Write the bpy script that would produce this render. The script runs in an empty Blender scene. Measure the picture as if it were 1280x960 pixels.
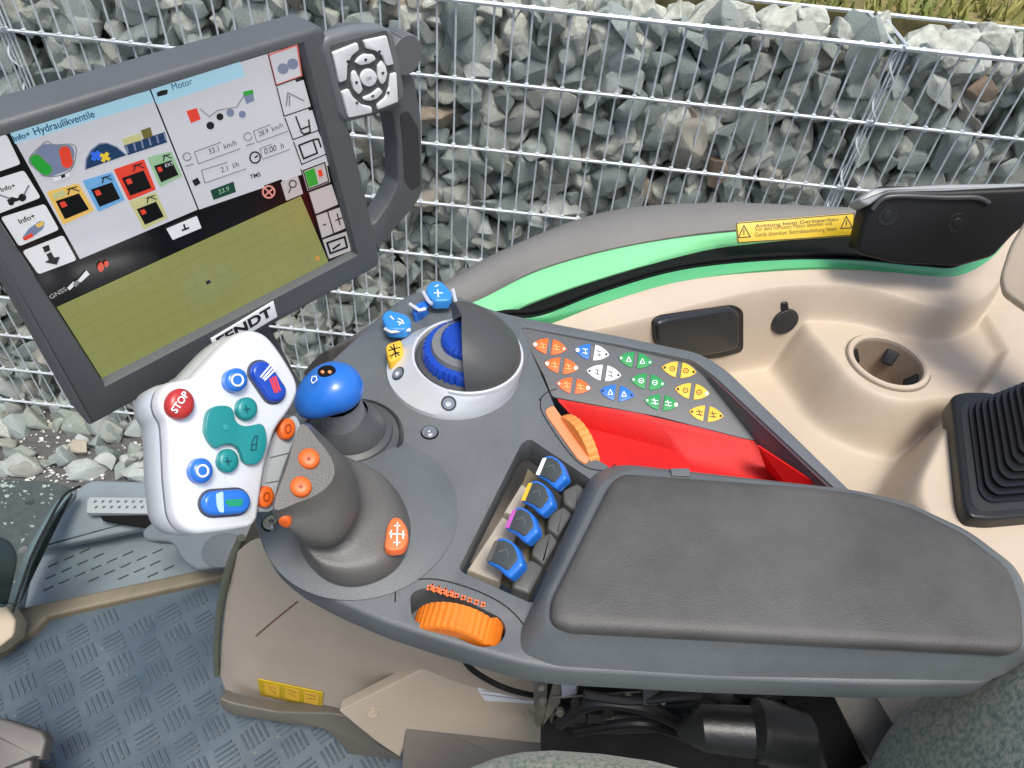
import bpy, bmesh, math, random
from mathutils import Vector, Matrix, noise
from mathutils.bvhtree import BVHTree
random.seed(7)
S = bpy.context.scene
COL = S.collection
PI = math.pi
# ------------------------------------------------------------------ camera
CAMZ = 2.55                     # lens height above the ground outside
F = 900.0                       # focal length in pixels of a 1280 px wide picture
dn = Vector((545-640, 1360-480, F)).normalized()
up_c = -dn
fw_c = (Vector((0, 0, 1)) - up_c.z*up_c).normalized()
rt_c = dn.cross(fw_c)
ROT = Matrix((rt_c, fw_c, up_c))            # camera axes (right, down, forward) -> world
CX = ROT @ Vector((1, 0, 0)); CU = ROT @ Vector((0, -1, 0)); CF_ = ROT @ Vector((0, 0, 1))
cam = bpy.data.cameras.new('camera'); co = bpy.data.objects.new('camera', cam); COL.objects.link(co)
cam.sensor_width = 36; cam.lens = 36*F/1280; cam.clip_start = 0.02; cam.clip_end = 400
co.matrix_world = Matrix((( CX.x, CU.x, -CF_.x, 0), (CX.y, CU.y, -CF_.y, 0), (CX.z, CU.z, -CF_.z, CAMZ), (0, 0, 0, 1)))
S.camera = co
# ------------------------------------------------------------------ light
SUN_EL, SUN_AZ = math.radians(72), math.radians(150)     # azimuth measured from +Y towards +X
w = bpy.data.worlds.new('World'); S.world = w; w.use_nodes = True
nt = w.node_tree; bg = nt.nodes['Background']
sky = nt.nodes.new('ShaderNodeTexSky'); sky.sky_type = 'NISHITA'; sky.sun_disc = False
sky.sun_elevation = SUN_EL; sky.sun_rotation = SUN_AZ; sky.air_density = 1.0; sky.dust_density = 4.0; sky.ozone_density = 1.0
nt.links.new(sky.outputs[0], bg.inputs[0]); bg.inputs[1].default_value = 0.125
sl = bpy.data.lights.new('sun', 'SUN'); sl.energy = 1.9; sl.angle = math.radians(20); sl.color = (1, .97, .92)
so = bpy.data.objects.new('sun', sl); COL.objects.link(so)
sd = Vector((math.cos(SUN_EL)*math.sin(SUN_AZ), math.cos(SUN_EL)*math.cos(SUN_AZ), math.sin(SUN_EL)))
so.rotation_euler = sd.to_track_quat('Z', 'Y').to_euler(); so.location = (0, 0, 20)
S.view_settings.view_transform = 'Standard'; S.view_settings.look = 'None'
S.view_settings.exposure = 0.65; S.view_settings.gamma = 1.0

# ------------------------------------------------------------------ geometry helpers (lengths in metres, relative to the lens)
def ray(px, py): return ROT @ Vector((px-640, py-480, F))
def atz(px, py, z): d = ray(px, py); return d*(z/d.z)
def aty(px, py, y): d = ray(px, py); return d*(y/d.y)
def zc(p): return p.dot(CF_)
def proj(p):
    z = p.dot(CF_); return 640+F*p.dot(CX)/z, 480-F*p.dot(CU)/z

class Fr:
    """a flat working plane: origin, two axes, normal"""
    def __init__(s, o, n, x=None):
        s.o = Vector(o); s.n = Vector(n).normalized()
        x = Vector(x) if x is not None else CX
        s.x = (x - x.dot(s.n)*s.n).normalized(); s.y = s.n.cross(s.x)
    def hit(s, px, py, h=0.0):
        d = ray(px, py); o = s.o + s.n*h
        return d*(o.dot(s.n)/d.dot(s.n))
    def P(s, u, v, h=0.0): return s.o + s.x*u + s.y*v + s.n*h
    def uv(s, px, py, h=0.0):
        p = s.hit(px, py, h) - s.o; return p.dot(s.x), p.dot(s.y)

def fil(pts, r, seg=5):
    """round the corners of a closed outline"""
    out = []; n = len(pts)
    for i in range(n):
        p0, p, p1 = (Vector(pts[i-1][:2]), Vector(pts[i][:2]), Vector(pts[(i+1) % n][:2]))
        ri = r[i] if isinstance(r, (list, tuple)) else r
        a, b = p0-p, p1-p; la, lb = a.length, b.length
        if la < 1e-9 or lb < 1e-9: continue
        k = min(ri, .48*la, .48*lb)
        if k < 1e-6: out.append(tuple(p)); continue
        A, B = p+a/la*k, p+b/lb*k
        for j in range(seg+1):
            t = j/seg; q = A*(1-t)**2 + p*2*t*(1-t) + B*t*t
            out.append((q.x, q.y))
    return out

def crom(pts, k=6, closed=True):
    """smooth curve through points of any dimension"""
    n = len(pts); out = []; D = len(pts[0])
    rng = range(n) if closed else range(n-1)
    for i in rng:
        if closed: a, b, c, d = pts[i-1], pts[i], pts[(i+1) % n], pts[(i+2) % n]
        else: a, b, c, d = pts[max(i-1, 0)], pts[i], pts[i+1], pts[min(i+2, n-1)]
        for j in range(k):
            t = j/k
            out.append(tuple(.5*((2*b[m]) + (c[m]-a[m])*t + (2*a[m]-5*b[m]+4*c[m]-d[m])*t*t + (3*b[m]-a[m]-3*c[m]+d[m])*t**3) for m in range(D)))
    if not closed: out.append(tuple(pts[-1]))
    return out

def circ(cx, cy, rx, ry=None, rot=0, n=28):
    ry = rx if ry is None else ry; c, s = math.cos(rot), math.sin(rot)
    return [(cx+rx*math.cos(2*PI*i/n)*c-ry*math.sin(2*PI*i/n)*s, cy+rx*math.cos(2*PI*i/n)*s+ry*math.sin(2*PI*i/n)*c) for i in range(n)]

def inset(poly, d):
    n = len(poly)
    ar = sum(poly[i-1][0]*poly[i][1]-poly[i][0]*poly[i-1][1] for i in range(n))
    sg = 1 if ar > 0 else -1; out = []
    for i in range(n):
        p0, p, p1 = Vector(poly[i-1]), Vector(poly[i]), Vector(poly[(i+1) % n])
        a = (p-p0); b = (p1-p)
        if a.length < 1e-9 or b.length < 1e-9: out.append(tuple(p)); continue
        a.normalize(); b.normalize()
        na, nb = Vector((-a.y, a.x))*sg, Vector((-b.y, b.x))*sg
        m = na+nb
        if m.length < .3: m = na
        m.normalize(); k = d/max(.5, m.dot(na))
        out.append((p.x+m.x*k, p.y+m.y*k))
    return out

def mk(name, verts, faces, m, parent=None, sharp=35, recalc=True):
    """link one mesh object; verts are relative to the lens"""
    me = bpy.data.meshes.new(name)
    off = Vector((0, 0, CAMZ))
    vs = [Vector(v)+off for v in verts]
    if parent is not None:
        p = parent
        while p is not None and 'mw' not in MW.get(p.name, {}): p = p.parent
        inv = MW[p.name]['mw'].inverted() if p else Matrix()
        vs = [inv @ v for v in vs]; base = None
    else:
        base = sum(vs, Vector())/len(vs); base.z = min(v.z for v in vs)
        vs = [v-base for v in vs]
    me.from_pydata([tuple(v) for v in vs], [], faces)
    if recalc:
        bm = bmesh.new(); bm.from_mesh(me); bmesh.ops.recalc_face_normals(bm, faces=bm.faces); bm.to_mesh(me); bm.free()
    me.polygons.foreach_set('use_smooth', [True]*len(me.polygons))
    me.set_sharp_from_angle(angle=math.radians(sharp))
    me.materials.append(m)
    o = bpy.data.objects.new(name, me); COL.objects.link(o)
    if parent is not None: o.parent = parent
    else: o.location = base
    return o
MW = {}
def thing(name, label, cat, fr=None, o=None, group=None):
    """an Empty at the base of a thing; its parts hang from it"""
    e = bpy.data.objects.new(name, None); COL.objects.link(e)
    off = Vector((0, 0, CAMZ))
    if fr is None: m = Matrix.Translation(Vector(o)+off)
    else:
        m = Matrix((fr.x, fr.y, fr.n)).transposed().to_4x4(); m.translation = (Vector(o) if o is not None else fr.o)+off
    e.matrix_world = m; e.empty_display_size = .02; MW[e.name] = {'mw': m}
    e['label'] = label; e['category'] = cat
    if group: e['group'] = group
    return e
def struct(o, kind='structure'): o['kind'] = kind; return o
def tag(o, label, cat, group=None):
    o['label'] = label; o['category'] = cat
    if group: o['group'] = group
    return o

def loft(rings, c0=True, c1=True):
    vs = []; fs = []; n = len(rings[0])
    for r in rings: vs += [tuple(p) for p in r]
    for k in range(len(rings)-1):
        for i in range(n):
            j = (i+1) % n; fs.append((k*n+i, k*n+j, (k+1)*n+j, (k+1)*n+i))
    if c0: fs.append(tuple(range(n-1, -1, -1)))
    if c1: fs.append(tuple(range((len(rings)-1)*n, len(rings)*n)))
    return vs, fs
def join(parts):
    vs = []; fs = []
    for v, f in parts:
        k = len(vs); vs += list(v); fs += [tuple(i+k for i in q) for q in f]
    return vs, fs

def g_slab(fr, uv, h0, h1, bev=.002, bot=False, seg=3):
    rings = []
    if bot: rings.append([fr.P(u, v, h0) for u, v in inset(uv, bev)]); rings.append([fr.P(u, v, h0+bev) for u, v in uv])
    else: rings.append([fr.P(u, v, h0) for u, v in uv])
    if bev > 0:
        for k in range(seg+1):
            a = k/seg*PI/2
            q = inset(uv, bev*(1-math.cos(a))) if k else uv
            rings.append([fr.P(u, v, h1-bev+bev*math.sin(a)) for u, v in q])
    else: rings.append([fr.P(u, v, h1) for u, v in uv])
    return loft(rings)
def slab(name, fr, px, h0, h1, m, parent, bev=.002, r=0, ph=None, bot=False):
    """a plate whose rim is the outline px seen on the plane at height ph"""
    if r: px = fil(px, r)
    uv = [fr.uv(x, y, h1 if ph is None else ph) for x, y in px]
    v, f = g_slab(fr, uv, h0, h1, bev, bot)
    return mk(name, v, f, m, parent)
def slabuv(name, fr, uv, h0, h1, m, parent, bev=.002, r=0, bot=False):
    if r: uv = fil(uv, r)
    v, f = g_slab(fr, uv, h0, h1, bev, bot)
    return mk(name, v, f, m, parent)
def patch(name, fr, px, h, m, parent, r=0, t=.0003):
    if r: px = fil(px, r, 4)
    uv = [fr.uv(x, y, h) for x, y in px]
    v, f = loft([[fr.P(a, b, h-t) for a, b in uv], [fr.P(a, b, h) for a, b in uv]])
    return mk(name, v, f, m, parent)
def g_strip(fr, px, wd, h, t=.0003):
    """a printed line of given width along pixel points on a plane"""
    q = [Vector(fr.uv(x, y, h)) for x, y in px]; parts = []
    for a, b in zip(q[:-1], q[1:]):
        d = (b-a)
        if d.length < 1e-6: continue
        n = Vector((-d.y, d.x)).normalized()*wd/2; e = d.normalized()*wd*.3
        c = [a-e+n, b+e+n, b+e-n, a-e-n]
        parts.append(loft([[fr.P(p.x, p.y, h-t) for p in c], [fr.P(p.x, p.y, h) for p in c]]))
    return join(parts)
def lines(name, fr, lst, wd, h, m, parent):
    v, f = join([g_strip(fr, l, wd, h) for l in lst]); return mk(name, v, f, m, parent)
def button(name, fr, px, h0, h1, dome, m, parent, r=0, seg=5, ph=None):
    if r: px = fil(px, r)
    uv = [fr.uv(x, y, h1 if ph is None else ph) for x, y in px]
    cu = sum(u for u, v in uv)/len(uv); cv = sum(v for u, v in uv)/len(uv)
    rings = [[fr.P(u, v, h0) for u, v in uv]]
    for k in range(seg):
        a = k/seg*PI/2; c = math.cos(a)**.6; 
        rings.append([fr.P(cu+(u-cu)*c, cv+(v-cv)*c, h1+dome*math.sin(a)) for u, v in uv])
    v, f = loft(rings); return mk(name, v, f, m, parent, sharp=50)
def g_lathe(fr, prof, c=(0, 0), n=48, a0=0, a1=2*PI, fn=None):
    full = abs(a1-a0-2*PI) < 1e-6; k = n if full else n+1
    vs = []; fs = []
    for r, h in prof:
        for i in range(k):
            a = a0+(a1-a0)*i/n; rr = r*(fn(a, r, h) if fn else 1)
            vs.append(fr.P(c[0]+rr*math.cos(a), c[1]+rr*math.sin(a), h))
    for j in range(len(prof)-1):
        for i in range(n):
            i2 = (i+1) % k; fs.append((j*k+i, j*k+i2, (j+1)*k+i2, (j+1)*k+i))
    if not full:
        fs.append(tuple(j*k for j in range(len(prof)))); fs.append(tuple(j*k+n for j in range(len(prof)-1, -1, -1)))
    return vs, fs
def lathe(name, fr, prof, m, parent, c=(0, 0), sharp=30, **k):
    v, f = g_lathe(fr, prof, c, **k); return mk(name, v, f, m, parent, sharp=sharp)
def g_tube(path, rad, n=8, caps=True):
    P = [Vector(p) for p in path]; rings = []; pn = None
    for i, p in enumerate(P):
        t = (P[min(i+1, len(P)-1)]-P[max(i-1, 0)]).normalized()
        if pn is None: pn = t.orthogonal().normalized()
        pn = (pn - pn.dot(t)*t).normalized(); b = t.cross(pn)
        rr = rad[i] if isinstance(rad, (list, tuple)) else rad
        rings.append([p+(pn*math.cos(2*PI*k/n)+b*math.sin(2*PI*k/n))*rr for k in range(n)])
    return loft(rings, caps, caps)
def tube(name, path, rad, m, parent=None, n=8):
    v, f = g_tube(path, rad, n); return mk(name, v, f, m, parent, sharp=50)
def g_box(c, ax, ay, az):
    c, ax, ay, az = map(Vector, (c, ax, ay, az))
    v = [c+ax*i+ay*j+az*k for k in (-1, 1) for j in (-1, 1) for i in (-1, 1)]
    return v, [(0, 1, 3, 2), (4, 6, 7, 5), (0, 4, 5, 1), (2, 3, 7, 6), (0, 2, 6, 4), (1, 5, 7, 3)]
def cut(o, cutters, bevel=0):
    """boolean holes, then softened edges"""
    tmp = []
    for v, f in cutters:
        me = bpy.data.meshes.new('cutter'); me.from_pydata([tuple(Vector(p)+Vector((0, 0, CAMZ))) for p in v], [], f)
        bm = bmesh.new(); bm.from_mesh(me); bmesh.ops.recalc_face_normals(bm, faces=bm.faces); bm.to_mesh(me); bm.free()
        c = bpy.data.objects.new('cutter', me); COL.objects.link(c); tmp.append(c)
        md = o.modifiers.new('b', 'BOOLEAN'); md.object = c; md.operation = 'DIFFERENCE'; md.solver = 'EXACT'
    if bevel:
        md = o.modifiers.new('v', 'BEVEL'); md.width = bevel; md.segments = 3; md.limit_method = 'ANGLE'; md.angle_limit = math.radians(50)
    bpy.context.view_layer.update()
    dg = bpy.context.evaluated_depsgraph_get()
    me = bpy.data.meshes.new_from_object(o.evaluated_get(dg)); me.name = o.data.name
    o.modifiers.clear(); o.data = me
    me.polygons.foreach_set('use_smooth', [True]*len(me.polygons)); me.set_sharp_from_angle(angle=math.radians(35))
    for c in tmp: bpy.data.objects.remove(c)
FONT = {}
def text(name, s, fr, p0, p1, h, m, parent, ht=None, bold=0.0, t=.0003):
    """lettering whose baseline runs from p0 to p1 (pixels seen on the plane); ht = cap height over its natural one"""
    cu = bpy.data.curves.new('txt', 'FONT'); cu.body = s; cu.offset = bold
    ob = bpy.data.objects.new('txt', cu); COL.objects.link(ob); bpy.context.view_layer.update()
    me = bpy.data.meshes.new_from_object(ob.evaluated_get(bpy.context.evaluated_depsgraph_get()))
    bpy.data.objects.remove(ob)
    xs = [v.co.x for v in me.vertices]; x0, x1 = min(xs), max(xs)
    a, b = Vector(fr.uv(*p0, h)), Vector(fr.uv(*p1, h)); d = b-a; k = d.length/(x1-x0); d.normalize(); nrm = Vector((-d.y, d.x))
    kv = k*(ht or 1)
    vs = []
    for v in me.vertices:
        q = a + d*(v.co.x-x0)*k + nrm*v.co.y*kv; vs.append(fr.P(q.x, q.y, h))
    fs = [tuple(p.vertices) for p in me.polygons]
    return mk(name, vs, fs, m, parent, recalc=False)

def surf(tree, px, py, lift=0.0):
    """working plane touching a built surface where the sight line through a pixel meets it"""
    loc, n, i, d = tree.ray_cast(Vector((0, 0, 0)), ray(px, py).normalized())
    if n.dot(ray(px, py)) > 0: n = -n
    return Fr(loc+n*lift, n, (1, 0, 0))
# ------------------------------------------------------------------ materials
def lin(c): c /= 255.0; return c/12.92 if c <= .04045 else ((c+.055)/1.055)**2.4
def rgb(r, g, b): return (lin(r), lin(g), lin(b), 1)
MATS = {}
def mat(name, c, rough=.5, metal=0, var=.0, vscale=8, bump=0, bscale=300, spec=.5, emit=0, coat=0, rvar=.0, c2=None, speck=None):
    if name in MATS: return MATS[name]
    m = bpy.data.materials.new(name); m.use_nodes = True; t = m.node_tree; N = t.nodes; L = t.links
    b = N['Principled BSDF']; b.inputs['Base Color'].default_value = c; b.inputs['Roughness'].default_value = rough
    b.inputs['Metallic'].default_value = metal; b.inputs['Specular IOR Level'].default_value = spec
    if coat: b.inputs['Coat Weight'].default_value = coat; b.inputs['Coat Roughness'].default_value = .08
    tc = N.new('ShaderNodeTexCoord')
    if var or c2:
        no = N.new('ShaderNodeTexNoise'); no.inputs['Scale'].default_value = vscale; no.inputs['Detail'].default_value = 6; no.inputs['Roughness'].default_value = .62
        L.new(tc.outputs['Object'], no.inputs['Vector'])
        r = N.new('ShaderNodeValToRGB'); r.color_ramp.elements[0].position = .32; r.color_ramp.elements[1].position = .68
        r.color_ramp.elements[0].color = tuple(x*(1-var) for x in c[:3])+(1,)
        r.color_ramp.elements[1].color = c2 if c2 else tuple(min(1, x*(1+var)) for x in c[:3])+(1,)
        L.new(no.outputs[0], r.inputs[0]); last = r.outputs[0]
        if speck:
            n2 = N.new('ShaderNodeTexNoise'); n2.inputs['Scale'].default_value = speck[0]; n2.inputs['Detail'].default_value = 2
            L.new(tc.outputs['Object'], n2.inputs['Vector'])
            r2 = N.new('ShaderNodeValToRGB'); r2.color_ramp.elements[0].position = speck[1]; r2.color_ramp.elements[1].position = speck[1]+.04
            r2.color_ramp.elements[0].color = (0, 0, 0, 1); r2.color_ramp.elements[1].color = (1, 1, 1, 1)
            mx = N.new('ShaderNodeMix'); mx.data_type = 'RGBA'; mx.inputs[7].default_value = speck[2]
            L.new(n2.outputs[0], r2.inputs[0]); L.new(r2.outputs[0], mx.inputs[0]); L.new(last, mx.inputs[6]); last = mx.outputs[2]
        L.new(last, b.inputs['Base Color'])
        if rvar:
            mp = N.new('ShaderNodeMapRange'); mp.inputs[3].default_value = max(0, rough-rvar); mp.inputs[4].default_value = rough+rvar
            L.new(no.outputs[0], mp.inputs[0]); L.new(mp.outputs[0], b.inputs['Roughness'])
    if bump:
        nb = N.new('ShaderNodeTexNoise'); nb.inputs['Scale'].default_value = bscale; nb.inputs['Detail'].default_value = 4
        L.new(tc.outputs['Object'], nb.inputs['Vector'])
        bp = N.new('ShaderNodeBump'); bp.inputs['Strength'].default_value = bump; bp.inputs['Distance'].default_value = .001
        L.new(nb.outputs[0], bp.inputs['Height']); L.new(bp.outputs[0], b.inputs['Normal'])
    if emit:
        b.inputs['Emission Color'].default_value = c; b.inputs['Emission Strength'].default_value = emit
        b.inputs['Base Color'].default_value = tuple(x*.25 for x in c[:3])+(1,)
    MATS[name] = m; return m

grey = mat('console_grey', rgb(92, 97, 99), .48, var=.10, vscale=14, bump=.5, bscale=800, rvar=.08)
grey_d = mat('dark_grey_plastic', rgb(70, 73, 74), .45, var=.08, vscale=20, bump=.2, bscale=900)
grey_w = mat('warm_grey_grip', rgb(88, 86, 82), .42, var=.10, vscale=20, bump=.4, bscale=800, rvar=.08)
bezel = mat('bezel_grey', rgb(82, 86, 88), .5, var=.05, vscale=10, bump=.2, bscale=800)
padm = mat('pad_grey', rgb(56, 53, 50), .5, var=.14, vscale=6, bump=.5, bscale=700, rvar=.12, c2=rgb(82, 81, 78))
black = mat('black_plastic', rgb(18, 19, 20), .4, bump=.15, bscale=700)
blackm = mat('matt_black', rgb(12, 12, 12), .8, spec=.2)
rubber = mat('black_rubber', rgb(20, 21, 22), .5, var=.2, vscale=30)
beige = mat('beige_trim', rgb(184, 169, 149), .55, var=.06, vscale=7, bump=.35, bscale=550, rvar=.06)
beige_d = mat('beige_seal', rgb(112, 104, 84), .6, var=.12, vscale=25)
silver = mat('silver_paint', rgb(222, 225, 228), .34, metal=.25, bump=.05, bscale=900)
silver_d = mat('silver_side', rgb(206, 210, 214), .34, metal=.35)
ringm = mat('silver_ring', rgb(212, 216, 219), .3, metal=.3)
white = mat('white_print', rgb(240, 242, 242), .5)
whitep = mat('white_key', rgb(225, 228, 228), .42)
blue = mat('blue_plastic', rgb(38, 108, 198), .3, coat=.15)
blue_d = mat('deep_blue_plastic', rgb(22, 66, 168), .32, coat=.1)
blue_l = mat('light_blue_plastic', rgb(50, 132, 205), .36)
teal = mat('teal_plastic', rgb(24, 128, 128), .35)
teal_d = mat('teal_mark', rgb(12, 78, 84), .4)
red = mat('red_button', rgb(176, 46, 44), .35, coat=.15)
redt = mat('red_tray', rgb(196, 18, 18), .55, spec=.3, var=.12, vscale=26, bump=.35, bscale=500)
orange = mat('orange_plastic', rgb(222, 98, 32), .42)
orange_y = mat('orange_wheel', rgb(226, 120, 32), .42, var=.06, vscale=40)
orange_p = mat('peach_plastic', rgb(226, 140, 96), .5)
orange_l = mat('orange_print', rgb(232, 112, 60), .5)
yellow = mat('yellow_print', rgb(228, 180, 52), .5)
yellow_s = mat('yellow_sticker', rgb(206, 172, 12), .45, var=.06, vscale=30)
green = mat('green_print', rgb(20, 140, 70), .5)
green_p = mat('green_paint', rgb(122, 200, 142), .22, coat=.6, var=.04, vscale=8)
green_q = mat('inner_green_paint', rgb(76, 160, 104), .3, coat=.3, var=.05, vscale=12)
fend = mat('fender_plastic', rgb(112, 110, 106), .5, var=.06, vscale=9, bump=.3, bscale=500)
ink = mat('black_print', rgb(24, 24, 24), .6)
inkg = mat('grey_print', rgb(96, 98, 100), .6)
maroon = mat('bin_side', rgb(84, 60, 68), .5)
metal = mat('screw_metal', rgb(190, 192, 194), .3, metal=.9)
metal_b = mat('dull_metal', rgb(120, 116, 106), .5, metal=.6, var=.3, vscale=60)
galv = mat('galvanised_wire', rgb(192, 199, 202), .45, metal=.1, var=.22, vscale=30)
floorm = mat('floor_rubber', rgb(64, 80, 90), .45, var=.18, vscale=9, bump=.3, bscale=500, rvar=.12, c2=rgb(84, 97, 104), speck=(110, .70, rgb(112, 110, 98)))
trayg = mat('step_grey', rgb(116, 127, 130), .5, var=.1, vscale=12, bump=.3, bscale=500)
paper = mat('paper_label', rgb(222, 224, 228), .6)
tarp = mat('black_dirty_metal', rgb(24, 24, 24), .4, var=.5, vscale=30, bump=.6, bscale=120)
translu = mat('clear_strip', rgb(170, 176, 178), .25, spec=.6)

def screen_mat(name, c, e=.62):
    return mat('screen_'+name, c, .16, emit=e*.74, spec=.5)
sc_grey = screen_mat('grey', rgb(204, 205, 212)); sc_white = screen_mat('white', rgb(226, 228, 232)); sc_black = screen_mat('black', rgb(22, 22, 24), .3)
sc_olive = screen_mat('olive', rgb(134, 136, 80), .74); sc_olive2 = screen_mat('olive_line', rgb(128, 129, 75), .72)
sc_cyan = screen_mat('cyan', rgb(170, 214, 232)); sc_ink = screen_mat('ink', rgb(38, 40, 44), .4); sc_txt = screen_mat('blue_text', rgb(24, 80, 120), .5)
sc_red = screen_mat('red', rgb(226, 70, 52)); sc_green = screen_mat('green', rgb(44, 160, 56)); sc_blue = screen_mat('blue', rgb(110, 170, 220))
sc_navy = screen_mat('navy', rgb(34, 62, 96)); sc_yel = screen_mat('yellow', rgb(232, 190, 100)); sc_lgreen = screen_mat('pale_green', rgb(150, 190, 150))
sc_slate = screen_mat('slate', rgb(120, 132, 160)); sc_line = screen_mat('line', rgb(140, 142, 146), .5); sc_kh = screen_mat('khaki', rgb(196, 194, 140)); sc_dim = screen_mat('dim', rgb(192, 186, 184), .6)

def stone_mat():
    m = bpy.data.materials.new('quarry_stone'); m.use_nodes = True; t = m.node_tree; N = t.nodes; L = t.links; b = N['Principled BSDF']
    b.inputs['Roughness'].default_value = .85; b.inputs['Specular IOR Level'].default_value = .3
    oi = N.new('ShaderNodeObjectInfo'); tc = N.new('ShaderNodeTexCoord')
    r = N.new('ShaderNodeValToRGB'); e = r.color_ramp.elements
    e[0].position = 0; e[0].color = rgb(122, 134, 130); e[1].position = 1; e[1].color = rgb(150, 130, 112)
    for p, c in ((.2, rgb(158, 168, 164)), (.4, rgb(148, 156, 146)), (.55, rgb(184, 191, 187)), (.74, rgb(164, 168, 156)), (.9, rgb(136, 145, 144)), (.97, rgb(176, 168, 150))):
        q = e.new(p); q.color = c
    L.new(oi.outputs['Random'], r.inputs[0])
    ad = N.new('ShaderNodeVectorMath'); ad.operation = 'ADD'
    L.new(tc.outputs['Object'], ad.inputs[0]); sc = N.new('ShaderNodeVectorMath'); sc.operation = 'SCALE'; sc.inputs[3].default_value = 9
    L.new(oi.outputs['Location'], sc.inputs[0]); L.new(sc.outputs[0], ad.inputs[1])
    n1 = N.new('ShaderNodeTexNoise'); n1.inputs['Scale'].default_value = 26; n1.inputs['Detail'].default_value = 8; n1.inputs['Roughness'].default_value = .7
    L.new(ad.outputs[0], n1.inputs['Vector'])
    mr = N.new('ShaderNodeMapRange'); mr.inputs[1].default_value = .3; mr.inputs[2].default_value = .7; mr.inputs[3].default_value = .62; mr.inputs[4].default_value = 1.5
    L.new(n1.outputs[0], mr.inputs[0])
    mx = N.new('ShaderNodeMix'); mx.data_type = 'RGBA'; mx.blend_type = 'MULTIPLY'; mx.inputs[0].default_value = 1
    L.new(r.outputs[0], mx.inputs[6]); L.new(mr.outputs[0], mx.inputs[7])
    n2 = N.new('ShaderNodeTexNoise'); n2.inputs['Scale'].default_value = 7; n2.inputs['Detail'].default_value = 5
    L.new(ad.outputs[0], n2.inputs['Vector'])
    r2 = N.new('ShaderNodeValToRGB'); r2.color_ramp.elements[0].position = .6; r2.color_ramp.elements[1].position = .78
    r2.color_ramp.elements[0].color = (0, 0, 0, 1); r2.color_ramp.elements[1].color = (.6, .6, .6, 1)
    L.new(n2.outputs[0], r2.inputs[0])
    m2 = N.new('ShaderNodeMix'); m2.data_type = 'RGBA'; m2.inputs[7].default_value = rgb(128, 122, 84)
    L.new(r2.outputs[0], m2.inputs[0]); L.new(mx.outputs[2], m2.inputs[6]); L.new(m2.outputs[2], b.inputs['Base Color'])
    n3 = N.new('ShaderNodeTexNoise'); n3.inputs['Scale'].default_value = 60; n3.inputs['Detail'].default_value = 8
    L.new(ad.outputs[0], n3.inputs['Vector'])
    bp = N.new('ShaderNodeBump'); bp.inputs['Strength'].default_value = .7; bp.inputs['Distance'].default_value = .006
    L.new(n3.outputs[0], bp.inputs['Height']); L.new(bp.outputs[0], b.inputs['Normal'])
    return m
stone_m = stone_mat()
def fabric_mat():
    m = bpy.data.materials.new('seat_fabric'); m.use_nodes = True; t = m.node_tree; N = t.nodes; L = t.links; b = N['Principled BSDF']
    b.inputs['Roughness'].default_value = .95; b.inputs['Sheen Weight'].default_value = .3; b.inputs['Specular IOR Level'].default_value = .15
    tc = N.new('ShaderNodeTexCoord')
    n = N.new('ShaderNodeTexNoise'); n.inputs['Scale'].default_value = 230; n.inputs['Detail'].default_value = 4
    L.new(tc.outputs['Object'], n.inputs['Vector'])
    r = N.new('ShaderNodeValToRGB'); e = r.color_ramp.elements
    e[0].position = .34; e[0].color = rgb(92, 108, 100); e[1].position = .68; e[1].color = rgb(154, 150, 140)
    q = e.new(.46); q.color = rgb(114, 130, 118); q = e.new(.56); q.color = rgb(138, 146, 134)
    L.new(n.outputs[0], r.inputs[0]); L.new(r.outputs[0], b.inputs['Base Color'])
    wv = N.new('ShaderNodeTexNoise'); wv.inputs['Scale'].default_value = 700; L.new(tc.outputs['Object'], wv.inputs['Vector'])
    bp = N.new('ShaderNodeBump'); bp.inputs['Strength'].default_value = .6; bp.inputs['Distance'].default_value = .001
    L.new(wv.outputs[0], bp.inputs['Height']); L.new(bp.outputs[0], b.inputs['Normal'])
    return m
fabric = fabric_mat()
def glass_mat():
    m = bpy.data.materials.new('door_glass'); m.use_nodes = True; t = m.node_tree; N = t.nodes; L = t.links
    for n in list(N): N.remove(n)
    o = N.new('ShaderNodeOutputMaterial'); tr = N.new('ShaderNodeBsdfTransparent'); tr.inputs[0].default_value = (.72, .80, .78, 1)
    gl = N.new('ShaderNodeBsdfGlossy'); gl.inputs['Roughness'].default_value = .04; fr = N.new('ShaderNodeFresnel'); fr.inputs[0].default_value = 1.5
    mx = N.new('ShaderNodeMixShader'); L.new(fr.outputs[0], mx.inputs[0]); L.new(tr.outputs[0], mx.inputs[1]); L.new(gl.outputs[0], mx.inputs[2]); L.new(mx.outputs[0], o.inputs[0])
    return m
glassm = glass_mat()

GZ = -CAMZ
WY = 1.98           # front mesh of the gabion wall
ZT = -.638          # its top
# ================================================================== SETTING
gm = mat('asphalt', rgb(84, 84, 82), .9, var=.25, vscale=30, bump=.8, bscale=160, speck=(46, .66, rgb(200, 200, 196)))
o = mk('ground', [(-60, -60, GZ), (60, -60, GZ), (60, 80, GZ), (-60, 80, GZ)], [(0, 1, 2, 3)], gm); struct(o)
gbm = mat('grassy_soil', rgb(126, 120, 76), .95, var=.45, vscale=14, bump=.8, bscale=60, c2=rgb(150, 136, 90))
vs = []; fs = []
nx, ny = 60, 40
for j in range(ny+1):
    for i in range(nx+1):
        x = -6+12*i/nx; y = 2.24+7*(j/ny)**1.5
        vs.append((x, y, ZT-.03+.03*math.sin(x*3+y)*math.sin(y*4)+.02*random.random()+.12*(y-2.24)))
for j in range(ny):
    for i in range(nx): a = j*(nx+1)+i; fs.append((a, a+1, a+nx+2, a+nx+1))
k = len(vs); vs += [(-6, 2.24, GZ), (6, 2.24, GZ)]; fs.append((0, nx, k+1, k))
o = mk('bank', vs, fs, gbm); struct(o)
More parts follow.
